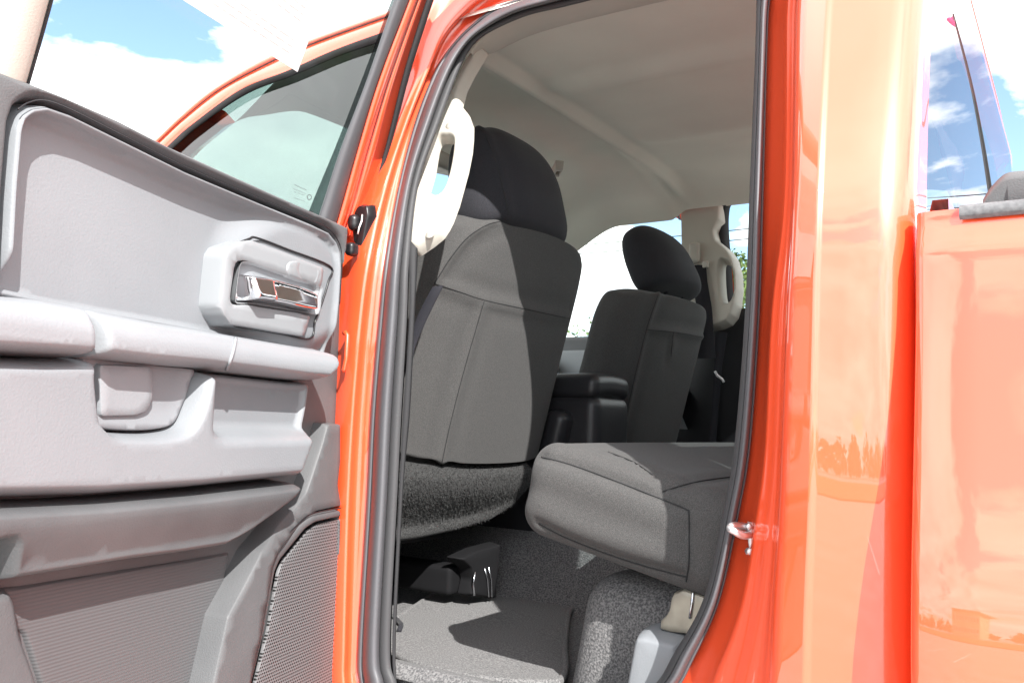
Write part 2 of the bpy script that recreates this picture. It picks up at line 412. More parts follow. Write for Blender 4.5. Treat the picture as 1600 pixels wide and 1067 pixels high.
# pillar between windscreen and front door, bonnet and wing
ap = cat([body(300,166,.03), body(251,206,.03), body(215,240,.03), (-1.85,.09,1.40),(-2.1,.05,1.28)], 24)
cab_a = loft('windscreen_pillar', [ap+np.array(o) for o in ((0,.01,.0),(0,.03,.018),(-.01,.09,.02),(-.0,.11,.0),(0,.08,-.02),(0,.02,-.02),(0,.01,.0))], 'paint', cab)
loft('windscreen_pillar', [ap*np.array([1,-1,1])+np.array([0,1.96,0])+np.array(o) for o in ((0,.0,.012),(0,-.03,.05),(-.01,-.09,.055),(-.0,-.11,.03),(0,-.08,0),(0,-.02,-.01),(0,.0,.012))], 'headliner', cab)
ws = []
for f in np.linspace(0,1,8):
    y0, y1 = .22*(1-f)+.12*f, 1.74*(1-f)+1.84*f
    ws.append([(-1.42-.68*f-.05*(1-((y-.98)/.8)**2), y, 1.725-.44*f-.02*f*f) for y in np.linspace(y0,y1,14)])
loft('windscreen', ws, 'clear_glass', TR)
hd = []
for y in np.linspace(.02,1.94,16):
    c = (y-.98)/.96; hd.append([(x, y, 1.26-.05*((-2.05-x)/1.2)**2-.05*c**4) for x in np.linspace(-2.02,-3.2,10)])
loft('bonnet', hd, 'paint', TR)
Xf = np.linspace(-2.36,-3.25,14)
loft('front_wing', [[(x, y-.05*math.exp(-((x+2.8)/.35)**2)*(1 if z < 1.1 else .4), z-.05*((-2.05-x)/1.2)**2) for x in Xf] for y, z in ((.06,1.235),(.012,1.22),(-.004,1.16),(-.02,1.0),(-.02,.9))], 'paint', TR)
V, F = rbox_vf((.45,.8,.16), .08, 4, lambda p: p+np.array([-1.98,.98,1.13])); mesh('dashboard', V, F, 'dark_trim', TR)
loft('firewall', [[(-2.3,y,z) for y in np.linspace(.06,1.9,4)] for z in (.5,.9,1.27)], 'black', TR)

# ================================================================= open rear door
DF = Frame((-.955,.05,0), (.244,-.97,0), (0,0,1))      # u away from the hinge, v = height, n towards the cab inside
if DF.n[0] < 0: DF.u, DF.n = DF.u, -DF.n
def dq(P, o=0.): return [DF.px(x, y, o) for x, y in P]
def dsm(P, o=0., n=80, closed=True): return cat(dq(P, o), n, closed)
# shell: the painted door body behind the trim, from outer skin to inner trim
b_out = [(-260,30),(-130,52),(0,100),(100,140),(190,180),(270,222),(380,273),(487,322),(530,342),(543,347),(546,365),(543,400),(537,480),(534,590),(530,667),(527,730),(525,757),(533,791),(535,817),(532,930),(527,1067),(522,1180),(400,1190),(200,1230),(-60,1300),(-380,1400),(-430,900),(-380,400)]
rdoor = relief('rear_door', DF, dq(b_out), -.085, .0, .012, 'dark_trim', TR, g=.03)
sk = dq(b_out); cu = np.mean(np.array(sk), 0)
relief('door_skin', Frame(DF.o, DF.u, DF.v), [(a+(a-cu[0])*.01, b_+(b_-cu[1])*.01) for a, b_ in sk], .03, .125, .035, 'paint', rdoor, g=.04)
# painted door edge beside the hinge
loft('door_edge', [[DF.pt(*DF.px(x, y, o), o) for x, y in cat([(545,352),(541,400),(535,480),(532,590),(528,667),(525,730),(523,757),(530,791),(532,817),(529,930),(524,1067)], 60)] for o in (-.02,-.04,-.10)], 'paint', rdoor)

def gauss(u, v, c, su, sv): return math.exp(-((u-c[0])/su)**2-((v-c[1])/sv)**2)
# soft upper rail (dark)
rail_o = [(-260,33),(-130,55),(0,102),(100,142),(190,182),(270,224),(380,275),(487,324),(530,343),(544,350),(545,368),(540,420),(538,470),(530,475),(533,420),(532,392),(526,374),(512,357),(482,343),(400,309),(290,262),(190,212),(110,172),(70,158),(45,161),(28,172),(20,195),(12,290),(4,440),(-30,450),(-260,430)]
relief('belt_trim', DF, dq(rail_o,.03), -.01, .034, .012, 'dark_trim', rdoor, g=.012)
# light grey upper insert with its raised border, recessed field and the bump round the handle
ins = [(4,462),(6,400),(12,290),(20,197),(28,174),(45,162.5),(70,159.5),(110,173.5),(190,213.5),(290,263.5),(400,310.5),(482,344.5),(511,358.5),(525,375.5),(531,393),(532,420),(529,470),(520,560),(420,540),(255,510),(130,490)]
insp = dq(ins,.03); inspol = even(insp,.006,True)
bumpc = DF.px(440,445); b2 = DF.px(500,460)
def ins_h(u, v):
    d = float(dist_poly([(u, v)], inspol)[0])
    rim = -.030*smooth(.004,.017,d)*smooth(1.128,1.160,v)-.030*(1-smooth(1.128,1.160,v))
    q = DF.px(330,300)
    e = sqrt(((u-bumpc[0])/.150)**2+((v-bumpc[1])/.098)**2)
    return rim*(1-.74*smooth(1.15,.70,e))
relief('upper_panel', DF, insp, -.012, .038, .010, 'grey_trim', rdoor, ins_h, g=.0048)

# armrest bar: two pieces
def bar_h(v0, drop):
    return lambda u, v: 0
arm1 = [(-260,420),(-120,438),(0,456),(70,462),(135,474),(139,482),(140,555),(135,561),(60,557),(-60,552),(-260,545)]
arm2 = [(136,476),(255,499),(340,514),(430,530),(505,543),(519,547),(523.5,557),(521.5,573),(514,586),(502,596.5),(465,594),(385,585),(311,577),(220,570),(140,561.5)]
def arm_prof(P1, P2, off):
    l1 = dsm(P1, off, 40, False); return l1
def arm_relief(name, poly, top, o):
    pl = dq(poly, o)
    def h(u, v):                                     # upper face slopes away, lower face tucks under
        vt = 1.125; vb = 1.045
        f = (v-vb)/(vt-vb); x = -.022*smooth(.55,1.05,f)-.030*smooth(.34,-.05,f); return x
    return relief(name, DF, pl, -.01, top, .012, 'grey_soft', rdoor, h, g=.0045)
a1 = arm_relief('armrest', arm1, .078, .06); a2 = arm_relief('armrest', arm2, .072, .055)
bv = bvh_of(a2); sm_ = MB(); seam(sm_, [(368,520),(367,535),(362,555),(354,577)], bv, .0022, .0004, 20); sm_.build('seam', 'grey_soft', rdoor)
# lower body of the panel with the pull cup
low = [(-260,540),(-60,553),(60,558),(141,556),(220,566),(311,576),(400,586),(465,594),(502,596),(496,640),(488,680),(478,712),(465,748),(380,757),(300,766),(150,778),(0,783),(-260,790)]
cup = [(151,563),(200,565),(270,572),(314,578),(310,596),(303,625),(292,652),(276,667),(240,673),(195,672),(172,668),(158,656),(152,640)]
cp = dsm(cup,.05,60)
uA = DF.px(318,630,.05)[0]; uB = DF.px(352,630,.05)[0]; vL = DF.px(400,692,.05)[1]
l_pan = relief('lower_panel', DF, dq(low,.05), -.01, .062, .014, 'grey_trim', rdoor,
    lambda u, v: -.034*smooth(vL, vL+.022, v)*smooth(uA, uB, u)*smooth(.0,.03,u), g=.0055, holes=[cp])
ci = [tuple(np.array(c)+(np.mean(cp,0)-np.array(c))*.0) for c in cp]
cm = np.mean(cp,0)
cpo = [tuple(c+(c-cm)*.06) for c in cp]
uR = DF.px(310,600,.02)[0]; uM = DF.px(243,600,.02)[0]; vB = DF.px(200,672,.02)[1]
relief('pull_cup', DF, cpo, -.008, .034, .003, 'grey_trim', l_pan, lambda u, v: .014*smooth(uM, uR, u)**1.5+.006*smooth(vB+.028, vB-.004, v), g=.005)
relief('pocket_pad', DF, dq([(152,566),(238,570),(241,600),(239,628),(230,645),(212,652),(154,654)],.04), .0, .041, .003, 'grey_soft', l_pan, g=.012)
# dark lower band
band = [(-260,794),(0,787),(150,781),(300,769),(465,751),(462,768),(450,785),(424,810),(394,836),(376,848),(360,857),(290,869),(210,880),(120,896),(22,913),(5,850),(-60,870),(-260,920)]
relief('pocket_front', DF, dq(band,.05), -.01, .066, .012, 'dark_trim', rdoor, lambda u, v: -.024*smooth(.93,.86,v), g=.01)
# ribbed pocket floor under the band
rib = [(-200,930),(30,912),(120,898),(210,884),(290,872),(358,860),(350,900),(337,960),(324,1010),(312,1067),(300,1180),(120,1230),(60,1080),(30,990)]
relief('pocket_liner', DF, dq(rib,.0), -.01, .004, .006, 'ribbed', rdoor, None, g=.012)
relief('pocket_border', DF, dq([(-60,930),(22,916),(32,935),(40,985),(60,1040),(75,1090),(120,1230),(-40,1240),(-120,1100)],.02), -.01, .022, .012, 'dark_trim', rdoor, g=.014)
# sloping light strip and speaker
strip = [(530,720),(526,757),(532,792),(490,801),(468,815),(421,863),(414,880),(396,985),(377,1067),(360,1190),(290,1190),(313,1067),(337,960),(370,900),(392,858),(425,818),(455,792),(474,768),(482,745),(500,690),(508,660),(530,660)]
relief('panel_strip', DF, dq(strip,.02), -.02, .024, .004, 'dark_trim', rdoor, lambda u, v: .012*smooth(.90,.84,v), g=.012)
spk = [(533,794),(489,803),(470,816),(423,865),(416,882),(399,985),(379,1067),(362,1190),(522,1190),(527,1067),(533,930),(536,817)]
grl = [(532,809),(493,818),(478,828),(438,877),(431,894),(415,985),(395,1067),(378,1188),(520,1188),(525,1067),(531,930),(533,815)]
spkp = dq(spk,.03)
relief('speaker_surround', DF, spkp, -.01, .030, .004, 'dark_trim', rdoor, g=.014, holes=[dq(grl,.03)])
m, t, b = nt('grille'); b.inputs['Roughness'].default_value = .5
tc = N(t,'ShaderNodeTexCoord'); mp = N(t,'ShaderNodeMapping'); mp.inputs['Rotation'].default_value = (0,0,radians(0))
t.links.new(tc.outputs['UV'], mp.inputs['Vector'])
vo = N(t,'ShaderNodeTexVoronoi'); vo.inputs['Scale'].default_value = 1.0; vo.inputs['Randomness'].default_value = 0.0
t.links.new(mp.outputs['Vector'], vo.inputs['Vector'])
rp_ = N(t,'ShaderNodeValToRGB'); rp_.color_ramp.elements[0].position = .26; rp_.color_ramp.elements[1].position = .38
rp_.color_ramp.elements[0].color = (.006,.006,.006,1); rp_.color_ramp.elements[1].color = (.15,.15,.155,1)
t.links.new(vo.outputs['Distance'], rp_.inputs['Fac']); t.links.new(rp_.outputs['Color'], b.inputs['Base Color'])
bq = N(t,'ShaderNodeBump'); bq.inputs['Distance'].default_value = .002; bq.inputs['Strength'].default_value = .8
t.links.new(rp_.outputs['Color'], bq.inputs['Height']); t.links.new(bq.outputs['Normal'], b.inputs['Normal'])
gq = relief('speaker_grille', DF, dq(grl,.02), .020, .024, .0008, 'grille', rdoor, g=.02)
uvl = gq.data.uv_layers.new(name='holes')
for lp in gq.data.loops:
    p = np.array(gq.data.vertices[lp.vertex_index].co)-(DF.o-np.array(TR.location)*0)
    u, v = np.dot(p, DF.u), p[2]; row = v/.0042
    uvl.data[lp.index].uv = (u/.0048+.5*row, row)
# inside handle: bezel, scoop, cup and chromed lever
bez = [(351,477),(355,435),(359,397),(366,385),(390,374.5),(402,373),(450,391),(515,417),(512,440),(503,470),(492,500),(484,528),(440,521),(400,514),(369,509),(357,493)]
cupo = [(370,470),(373,440),(377,415),(384,409.5),(398,411),(425,421),(446,428),(500,446),(502,462),(497,490),(470,486),(430,480),(395,474),(378,474)]
scp = [(441,424),(444,408),(450,402),(462,401),(490,411),(502,420),(501,432),(495,450),(470,444),(448,436)]
bz = relief('handle_bezel', DF, dq(bez,.045), .0, .0375, .0025, 'silver_bezel', rdoor, g=.01, holes=[cat(dq(cupo,.045),50,True)])
def gap(name, P, off, par, rad=.0011, closed=True, mat='black'):
    c = cat(dq(P, off), 90, closed); c = list(c)+([c[0]] if closed else [])
    mb = MB(); mb.add(*tube_vf([DF.pt(q[0], q[1], off) for q in c], rad, 6)); return mb.build(name, mat, par)
gap('bezel_gap', [tuple(np.array((433,452))+(np.array(p)-np.array((433,452)))*1.012) for p in bez], .0315, bz, .0016)
gap('speaker_gap', [(533,793),(489,802),(469,815.5),(422,864),(415,882),(398,985),(378,1067)], .030, rdoor, .0009, False)
gap('panel_gap', [(28,171),(45,160.5),(70,157.5),(110,171.5),(190,211.5),(290,261.5),(400,308.5),(482,342.5),(512,356.5),(527,374),(533.5,393),(534,420),(531,475)], .0345, rdoor, .0008, False)
def well(name, P, top, depth, mat, par, k=.18):
    c = cat(dq(P,top),50,True); m_ = np.mean(c,0)
    return loft(name, [[DF.pt(q[0]+(m_[0]-q[0])*f, q[1]+(m_[1]-q[1])*f, o) for q in list(c)+[c[0]]] for f, o in ((-.02,top-.001),(.0,top-.001),(.04,top-.006),(k,top-depth*.8),(k+.15,top-depth),(.7,top-depth),(.99,top-depth))], mat, par)
well('handle_cup', cupo, .0382, .032, 'silver_bezel', bz)
relief('lock_slider', DF, dq(scp,.036), .0, .0395, .008, 'silver_bezel', rdoor, lambda u, v: -.010*gauss(u, v, DF.px(474,424,.03), .018, .013), g=.005)
lev = [(394,428),(420,431),(444,436),(470,443),(501,456),(502,464),(499,487),(480,484),(450,477),(425,473),(396,470),(394,450)]
relief('door_handle', DF, dq(lev,.05), .022, .055, .007, 'chrome', rdoor, lambda u, v: .006*smooth(DF.px(440,450,.06)[0]-.004, DF.px(440,450,.06)[0]+.004, u)-.006*abs((v-1.155)/.02), g=.004)
# window frame (inner view) and glass: leans into the car above the belt
def dtop(P, o, n=24):
    out = []
    for x, y in cat(P, n):
        oo = o
        for _ in range(20):
            u, v = DF.px(x, y, oo); oo = o+tum(v)*.9
        out.append(DF.pt(u, v, oo))
    return np.array(out)
e0 = [(468,370),(487,319),(524,230),(565,125),(612,0),(655,-110)]
e1 = [(487,370),(504,319),(533,230),(573,125),(616,0),(658,-110)]
e2 = [(520,370),(535,319),(560,230),(592,125),(640,0),(681,-110)]
e3 = [(532,370),(549,319),(573,230),(606,125),(652,0),(693,-110)]
e4 = [(562,370),(577,311),(602,230),(631,112),(666,0),(703,-110)]
e5 = [(570,370),(586,311),(611,230),(642,112),(678,0),(714,-110)]
wf = loft('window_frame', [dtop(e2,-.016), dtop(mixl(e2,e3,.1),-.006), dtop(mixl(e2,e3,.85),-.010), dtop(e3,-.016), dtop(mixl(e3,e4,.08),-.034), dtop(mixl(e3,e4,.14),-.034), dtop(mixl(e3,e4,.2),-.018), dtop(mixl(e3,e4,.5),-.022), dtop(mixl(e3,e4,.56),-.03), dtop(e4,-.034), dtop(mixl(e4,e5,.9),-.06)], 'paint', rdoor)
loft('glass_channel', [dtop(e1,-.022), dtop(mixl(e1,e2,.12),-.006), dtop(mixl(e1,e2,.5),-.002), dtop(mixl(e1,e2,.92),-.006), dtop(e2,-.02)], 'rubber', rdoor)
loft('fixed_edge', [dtop(e0,-.021), dtop(e1,-.019)], 'dark_glass', rdoor)
loft('edge_strip', [dtop(e4,-.036), dtop(mixl(e4,e5,.2),-.022), dtop(mixl(e4,e5,.8),-.022), dtop(e5,-.036)], 'rubber_matt', rdoor)
gl_ = [(-1.0,1.25)]
GU = np.linspace(-.20,.57,10); GV = np.linspace(1.30,1.80,8)
e0p = dtop(e0,-.028,60); e0z = e0p[:,2]
def e0u(v): return float(np.interp(v, e0z, [np.dot(p-DF.o, DF.u) for p in e0p]))
loft('window', [[DF.pt(e0u(v)-.01+(.60-e0u(v))*f, v, -.028+tum(v)*.9) for f in np.linspace(0,1,8)] for v in GV], 'door_glass', rdoor)
# rear post of the window frame and its header
r0 = [(43,140),(50,121),(84,0),(112,-110)]; r1 = [(38,140),(45,121),(78,0),(105,-110)]
r2 = [(-60,140),(-52,110),(-15,0),(20,-110)]
loft('frame_post', [dtop(r1,-.03), dtop(r1,.004), dtop(mixl(r1,r2,.1),.012), dtop(mixl(r1,r2,.6),.014), dtop(r2,.004), dtop(r2,-.03)], 'beige_trim', rdoor)
loft('glass_run', [dtop(r0,-.03), dtop(r0,-.004), dtop(r1,.006), dtop(r1,-.01)], 'rubber_matt', rdoor)
hv = [DF.pt(u, 1.775+.01*sin((u+.2)*4), tum(1.775)*.9) for u in np.linspace(-.17,.60,16)]
loft('frame_header', [[p+DF.n*a+np.array([0,0,c]) for p in hv] for a, c in ((-.05,.0),(.0,-.012),(.01,.02),(.0,.06),(-.05,.06),(-.05,.0))], 'paint', rdoor)
# lock knob, door check and hinge hardware
kb = DF.px(522,322,-.006); V = []
kn = [DF.pt(kb[0], z, -.006) for z in (1.31,1.335,1.347,1.3475,1.350,1.3505,1.353,1.3535,1.357,1.3575)]
mb = MB(); mb.add(*tube_vf(kn, [.0062,.0062,.0062,.0052,.0062,.0052,.0062,.0052,.006,.004], 14)); mb.build('lock_knob', 'dark_trim', rdoor)
hg = MB()
def hb(x, y, Y, h, r=.004, f=None):
    c = body(x, y, Y); V, F = rbox_vf(h, r, 3, lambda p: c+p); hg.add(V, F)
hp = [(552,325),(561,316),(566,320),(573,317),(575,335),(570,360),(565,388),(558,390),(549,378),(546,350)]
hfr = Frame(body(560,350,.062), (1,0,0), (0,0,1))
if hfr.n[1] > 0: hfr.n = -hfr.n
hinge = relief('door_hinge', hfr, [hfr.px(x, y, .01) for x, y in hp], -.01, .008, .004, 'black', rdoor, g=.01)
hg = MB(); c = body(553,348,.048); V, F = rbox_vf((.009,.009,.013), .0088, 4, lambda p: c+p); hg.add(V, F)
hg.build('door_stop', 'black', rdoor); hg = MB()
c = body(550,390,.05); V, F = rbox_vf((.008,.010,.010), .006, 4, lambda p: c+p); hg.add(V, F)
hg.build('door_check', 'black', rdoor)
mb = MB(); mb.add(*tube_vf([body(566,336,.048), body(565,346,.046), body(561,356,.047), body(559,366,.05)], .0013, 6)); mb.build('check_spring', 'white_metal', rdoor)
# red bumper bracket on the door edge
mb = MB(); mb.add(*tube_vf([body(x, y, .052) for x, y in ((537,521),(540,519),(543,524),(541,560),(538,577),(535,580))], .0035, 8)); mb.build('edge_bracket', 'paint', rdoor)

# ================================================================= cab interior
# headliner: one sheet with the raised bow over the pillars and the long swage over the rear seat
hx = np.linspace(-1.52,-.18,90); hy = np.linspace(.275,1.715,80)
def head_z(x, y):
    e = min(y-.25, 1.74-y); z = 1.805-.11*math.exp(-max(0,e)/.075)
    z -= .10*smooth(-1.30,-1.55,x)
    z -= .085*math.exp((x+.18)/.13)
    z -= .026*math.exp(-((x+1.062)/.014)**2)*smooth(.20,.30,y)*smooth(1.72,1.60,y)   # bow
    z += .030*smooth(-1.08,-1.15,x)*smooth(.35,.5,y)*smooth(1.62,1.5,y)               # recess in front of it
    z -= .030*smooth(1.36,1.62,y)*smooth(-1.06,-1.12,x)
    z -= .020*math.exp(-((y-.80)/.045)**2)*smooth(-1.06,-.98,x)                          # swage
    z -= .016*math.exp(-((y-1.22)/.05)**2)*smooth(-1.04,-.95,x)
    return z
head = loft('headliner', [[(x, y, head_z(x, y)) for y in hy] for x in hx], 'headliner', TR)
c = np.array(onZ(870,268,1.78)); 
ck = Frame(c+np.array([0,0,-.002]), (1,0,0), (0,1,0)); ck.n = np.array([0,0,-1.])
ckq = [(862,273),(868,261),(881,262),(874,275)]
u_ = [ck.px(x, y) for x, y in ckq]
relief('coat_hook', ck, u_, -.02, .006, .003, 'beige_trim', head, g=.02, holes=[[ck.px(x, y) for x, y in ((868,271),(871,265.5),(876,265),(872,272))]])
c = onY(878,324,1.62); V, F = rbox_vf((.10,.09,.014), .0135, 5, lambda p: c+np.array([-.06,-.05,.0])+rot_y(.35)@p); mesh('sun_visor', V, F, 'beige_trim', head)
# overhead console with its lit map lamp, glimpsed through the grab handle
c = np.array([-1.42,.80,1.70]); V, F = rbox_vf((.10,.14,.02), .015, 4, lambda p: c+rot_y(.3)@p); oc = mesh('overhead_console', V, F, 'beige_trim', head)
# near side roof trim band under the seal
tb = [(742,92),(756,84),(772,78),(800,64),(837,49),(897,32),(1000,7),(1100,-15),(1190,-30)]
ta = [(735,82),(745,68),(772,45),(815,24),(870,8),(950,-10),(1040,-30),(1110,-42),(1185,-50)]
def tin(P, Y, n=50): return cat([body(x, y, Y) for x, y in P], n)
loft('roof_trim', [tin(ta,.118), tin(mixl(ta,tb,.3),.14), tin(mixl(ta,tb,.8),.175), tin(tb,.195), tin(mixl(ta,tb,1.15),.24)], 'beige_trim', head)

# near B pillar trim with the moulded grab handle
BF = Frame(body(690,250,.165), body(690,300,.165)-body(690,200,.165), (1,0,0))
BF = Frame(body(690,250,.165), (1,0.12,0), body(690,180,.165)-body(690,320,.165))
if BF.n[1] > 0: BF.n = -BF.n
pil = [(706,134),(722,100),(738,76),(757,72),(748,87),(735,108),(723,132),(716,157),(727,170),(733.5,188),(733,207),(731,228),(725,258),(717,287),(710,312),(701,336),(694,350),(686,362),(670,375),(648,390),(638,385),(630,370),(640,320),(655,265),(678,195)]
hole = [(680,224),(686,214),(694,214),(702,214),(706.5,220),(706,235),(704,250),(700,270),(694,290),(689,299),(683,303),(674,299),(664,296),(668,280),(673,262),(676,245)]
ptrim = relief('pillar_trim', BF, [BF.px(x, y, .01) for x, y in pil], -.010, .014, .009, 'beige_trim', TR, g=.008, holes=[cat([BF.px(x, y, .01) for x, y in hole],60,True)])
for x, y in ((703,196),(672,366)):
    c = BF.pt(*BF.px(x, y, .014), .0135); mb = MB(); mb.add(*tube_vf([c, c+BF.n*.0016], [.0085,.0078], 20)); mb.build('screw_cap', 'beige_trim', ptrim)
# pillar trim behind, running down to the floor
pd = [(636,370),(640,480),(630,640),(624,760),(613,1000),(618,1080)]
pe = [(652,388),(648,480),(640,640),(630,760),(618,1000),(622,1080)]
loft('lower_trim', [tin(pd,.10,40), tin(mixl(pd,pe,.8),.10,40), tin(pe,.115,40), tin(mixl(pd,pe,1.1),.20,40)], 'rubber_matt', ptrim)
# inner wall of the pillar, so no light slips past
loft('pillar_inner', [[(x, .175+tum(z)*.95, z) for x in (-1.02,-.955)] for z in np.linspace(.6,1.40,12)], 'dark_trim', ptrim)

# ---- front seats
def seat(name, yc, a, zc, k):
    SF = Frame((a,yc,zc), (0,1,0), (.24,0,.97))
    if SF.n[0] < 0: SF.n = -SF.n
    st = [(-.312,.120,.05),(-.311,.185,.08),(-.306,.222,.11),(-.29,.232,.13),(-.22,.238,.14),(-.10,.246,.135),(.0,.252,.13),(.06,.250,.125),(.10,.238,.12),(.128,.215,.11),(.148,.185,.095),(.160,.14,.075),(.166,.09,.05),(.168,.03,.02)]
    st = [(k*(a_ if a_ < .1 else .1+(a_-.1)*.55), b_*(1.08+.06*smooth(-.05,-.25,a_)), c_) for a_, b_, c_ in st]; st = cat(st, 110); rings = []
    for s_, hw, th in st:
        ring = []
        for q in np.linspace(0, 2*pi, 200, endpoint=False):
            c_, sn = cos(q), sin(q); e = 2/3.6
            u = hw*math.copysign(abs(c_)**e, c_); w = th/2*math.copysign(abs(sn)**(2/2.6), sn)
            bow = -.030*(abs(u)/.25)**3 if w > 0 else .045*(abs(u)/.25)**2.2*(-1)
            crown = .006*(1-(u/.25)**2)*(1 if sn > 0 else 0)
            ring.append(SF.pt(u, s_, w-th/2+(bow if w > 0 else bow)*(.9)+crown))
        rings.append(ring)
    V, F = grid(rings, True); n = 200; F.append(tuple(range(n))[::-1]); F.append(tuple((len(rings)-1)*n+j for j in range(n)))
    o = mesh(name, V, F, 'fabric', TR)
    # cushion (front part of the seat, mostly hidden behind the back)
    V, F = rbox_vf((.27,.25,.075), .06, 5, lambda p: np.array([a-.40,yc,.93])+rot_y(.12)@p); mesh('cushion', V, F, 'fabric', o)
    return o, SF
def headrest(par, P0, tilt, hw, hh, th):
    HF = Frame(P0, (0,1,0), (-sin(tilt),0,cos(tilt)))
    if HF.n[0] < 0: HF.n = -HF.n
    st = [(-1,.55,.30),(-.97,.80,.62),(-.88,.93,.88),(-.65,.99,1.0),(-.3,1.0,1.0),(.1,.985,.97),(.45,.93,.86),(.7,.83,.70),(.86,.68,.52),(.95,.48,.36),(1.0,.15,.12)]
    st = cat(st, 34); rings = []
    for s_, w_, t_ in st:
        ring = []
        for q in np.linspace(0, 2*pi, 48, endpoint=False):
            c_, sn = cos(q), sin(q)
            u = hw*w_*math.copysign(abs(c_)**(2/3.3), c_); w = th/2*t_*math.copysign(abs(sn)**(2/2.5), sn)
            bow = -.022*(abs(u)/hw)**2.4
            ring.append(HF.pt(u, s_*hh, w+bow-.010*max(0,s_)**2))
        rings.append(ring)
    V, F = grid(rings, True); n = 48; F.append(tuple(range(n))[::-1]); F.append(tuple((len(rings)-1)*n+j for j in range(n)))
    h_ = mesh('headrest', V, F, 'fabric_smooth', par)
    for dy in (-.055,.055):
        mb = MB(); mb.add(*tube_vf([HF.pt(dy,-hh*.9,-.01), HF.pt(dy,-hh*1.15,-.012), HF.pt(dy,-hh*1.3,-.016)], .006, 10)); mb.build('headrest_post', 'steel', par)
    return h_
dseat, DSF = seat('front_seat', .632, -.962, 1.268, 1.085)
hr = headrest(dseat, (-.990,.588,1.512), .22, .163, .118, .14)
pseat, PSF = seat('front_seat', 1.352, -.936, 1.242, .965)
hr2 = headrest(pseat, (-.985,1.352,1.488), .42, .160, .103, .122)
def seams(obs, curves, par, mat='thread', r=.0010):
    bv = bvh_of(*obs); P = [p for c in curves for p in drape(c, bv, 0, 160)]
    for o in obs:                                  # the cover is drawn in along its seams
        if not P: break
        W_ = np.array(o.matrix_world); A = np.array(P); me = o.data
        co = np.array([v.co for v in me.vertices])@W_[:3,:3].T+W_[:3,3]; no = np.array([v.normal for v in me.vertices])
        near = np.where((co[:,None,:]-A[None,::6,:]).__pow__(2).sum(2).min(1) < .05**2)[0] if len(co)*len(A) < 6e8 else range(len(co))
        for i in near:
            d2 = ((A-co[i])**2).sum(1).min(); me.vertices[i].co -= Vector(no[i])*(.0055*math.exp(-d2/.008**2)-.0022*math.exp(-(sqrt(d2)-.026)**2/.014**2))
        me.update()
    bv = bvh_of(*obs); mb = MB()
    for c in curves: seam(mb, c, bv, r)
    if mb.V: mb.build('seam', mat, par)
bpy.context.view_layer.update()
seams([dseat], [[(787,345),(760,352),(730,372),(705,402),(690,425),(679,443)], [(679,443),(718,456),(757,469),(830,485),(909,502)],
   [(757,469),(742,520),(722,590),(704,660),(690,725)]], dseat)
seams([hr], [[(748,200),(760,215),(775,255),(787,300),(795,335)]], hr)
seams([pseat], [[(1038,436),(1025,470),(1010,515),(995,575),(980,640),(965,698)], [(1010,515),(1060,520),(1120,531)], [(1052,519),(1048,560)]], pseat)
# shaggy carpet panel below the driver seat back
pb = [(616,729),(700,728),(800,723),(842,720),(840,760),(822,800),(790,822),(740,838),(680,852),(612,862)]
def cpan(o):
    CF = Frame((-1.034,.6,.933), (0,1,0), (.10,0,1.))
    if CF.n[0] < 0: CF.n = -CF.n
    return CF
CF = cpan(0)
cpn = relief('carpet_panel', CF, [CF.px(x, y) for x, y in pb], -.08, .0, .03, 'fuzzy', dseat, lambda u, v: .002*sin(u*21)*sin(v*30)-.05*smooth(-.03,-.13,v), g=.012)
fm = MB(); rr = random.Random(11); bv = bvh_of(cpn)
for i in range(4200):                       # single fibres
    x, y = rr.uniform(612,838), rr.uniform(724,826)
    hit = bv.ray_cast(Vector(CAM), Vector(ray(x, y)).normalized())
    if hit[0] is None: continue
    p = np.array(hit[0]); d = np.array([rr.uniform(.2,1), rr.uniform(-1,1), rr.uniform(-1.2,.6)]); d /= np.linalg.norm(d)
    q = p+d*rr.uniform(.0035,.0065); w = np.cross(d, np.array(ray(x, y))); w = w/np.linalg.norm(w)*.00045
    fm.add([p-w, p+w, q+w*.6, q-w*.6], [(0,1,2,3)])
fm.build('pile', 'fuzzy', cpn, False)
# seat frame, bracket and rail under the driver seat
mb = MB()
for c, h_, r_ in (((-1.34,.46,.80),(.18,.18,.03),.02),((-1.36,.30,.69),(.24,.03,.03),.01),((-1.36,.62,.69),(.24,.03,.03),.01)):
    V, F = rbox_vf(h_, r_, 3, lambda p: np.array(c)+p); mb.add(V, F)
mb.build('seat_rail', 'matt_black', dseat)
q = [onX(x, y, -1.0) for x, y in ((700,872),(740,850),(783,842),(778,880),(772,934),(735,932),(738,900),(728,885))]
BR = Frame((-1.085,.5,.75), (0,1,0), (0,0,1))
if BR.n[0] < 0: BR.n = -BR.n
brk = relief('seat_bracket', BR, [BR.px(x, y) for x, y in ((715,872),(745,858),(781,848),(779,880),(774,936),(733,930),(738,905),(734,889))], -.03, .004, .006, 'matt_black', dseat, g=.015)
mb = MB()
for P in ([(742,893),(740,910),(741,930)], [(757,888),(762,905),(764,932)], [(763,886),(768,905),(769,932)]):
    mb.add(*tube_vf([onX(x, y, -1.078) for x, y in P], .0022, 8))
mb.build('bracket_edge', 'steel', brk)
# seat belt webbing of the driver seat
wb = [[body(x, y, .19) for x, y in cat(P, 24)] for P in ([(676,448),(660,478),(648,505),(638,540),(632,580)],[(692,446),(676,478),(660,512),(646,548),(640,590)])]
loft('seat_belt', [np.array(wb[0]), np.array(wb[1]), np.array(wb[1])+np.array([0,.002,0])], 'webbing', ptrim)

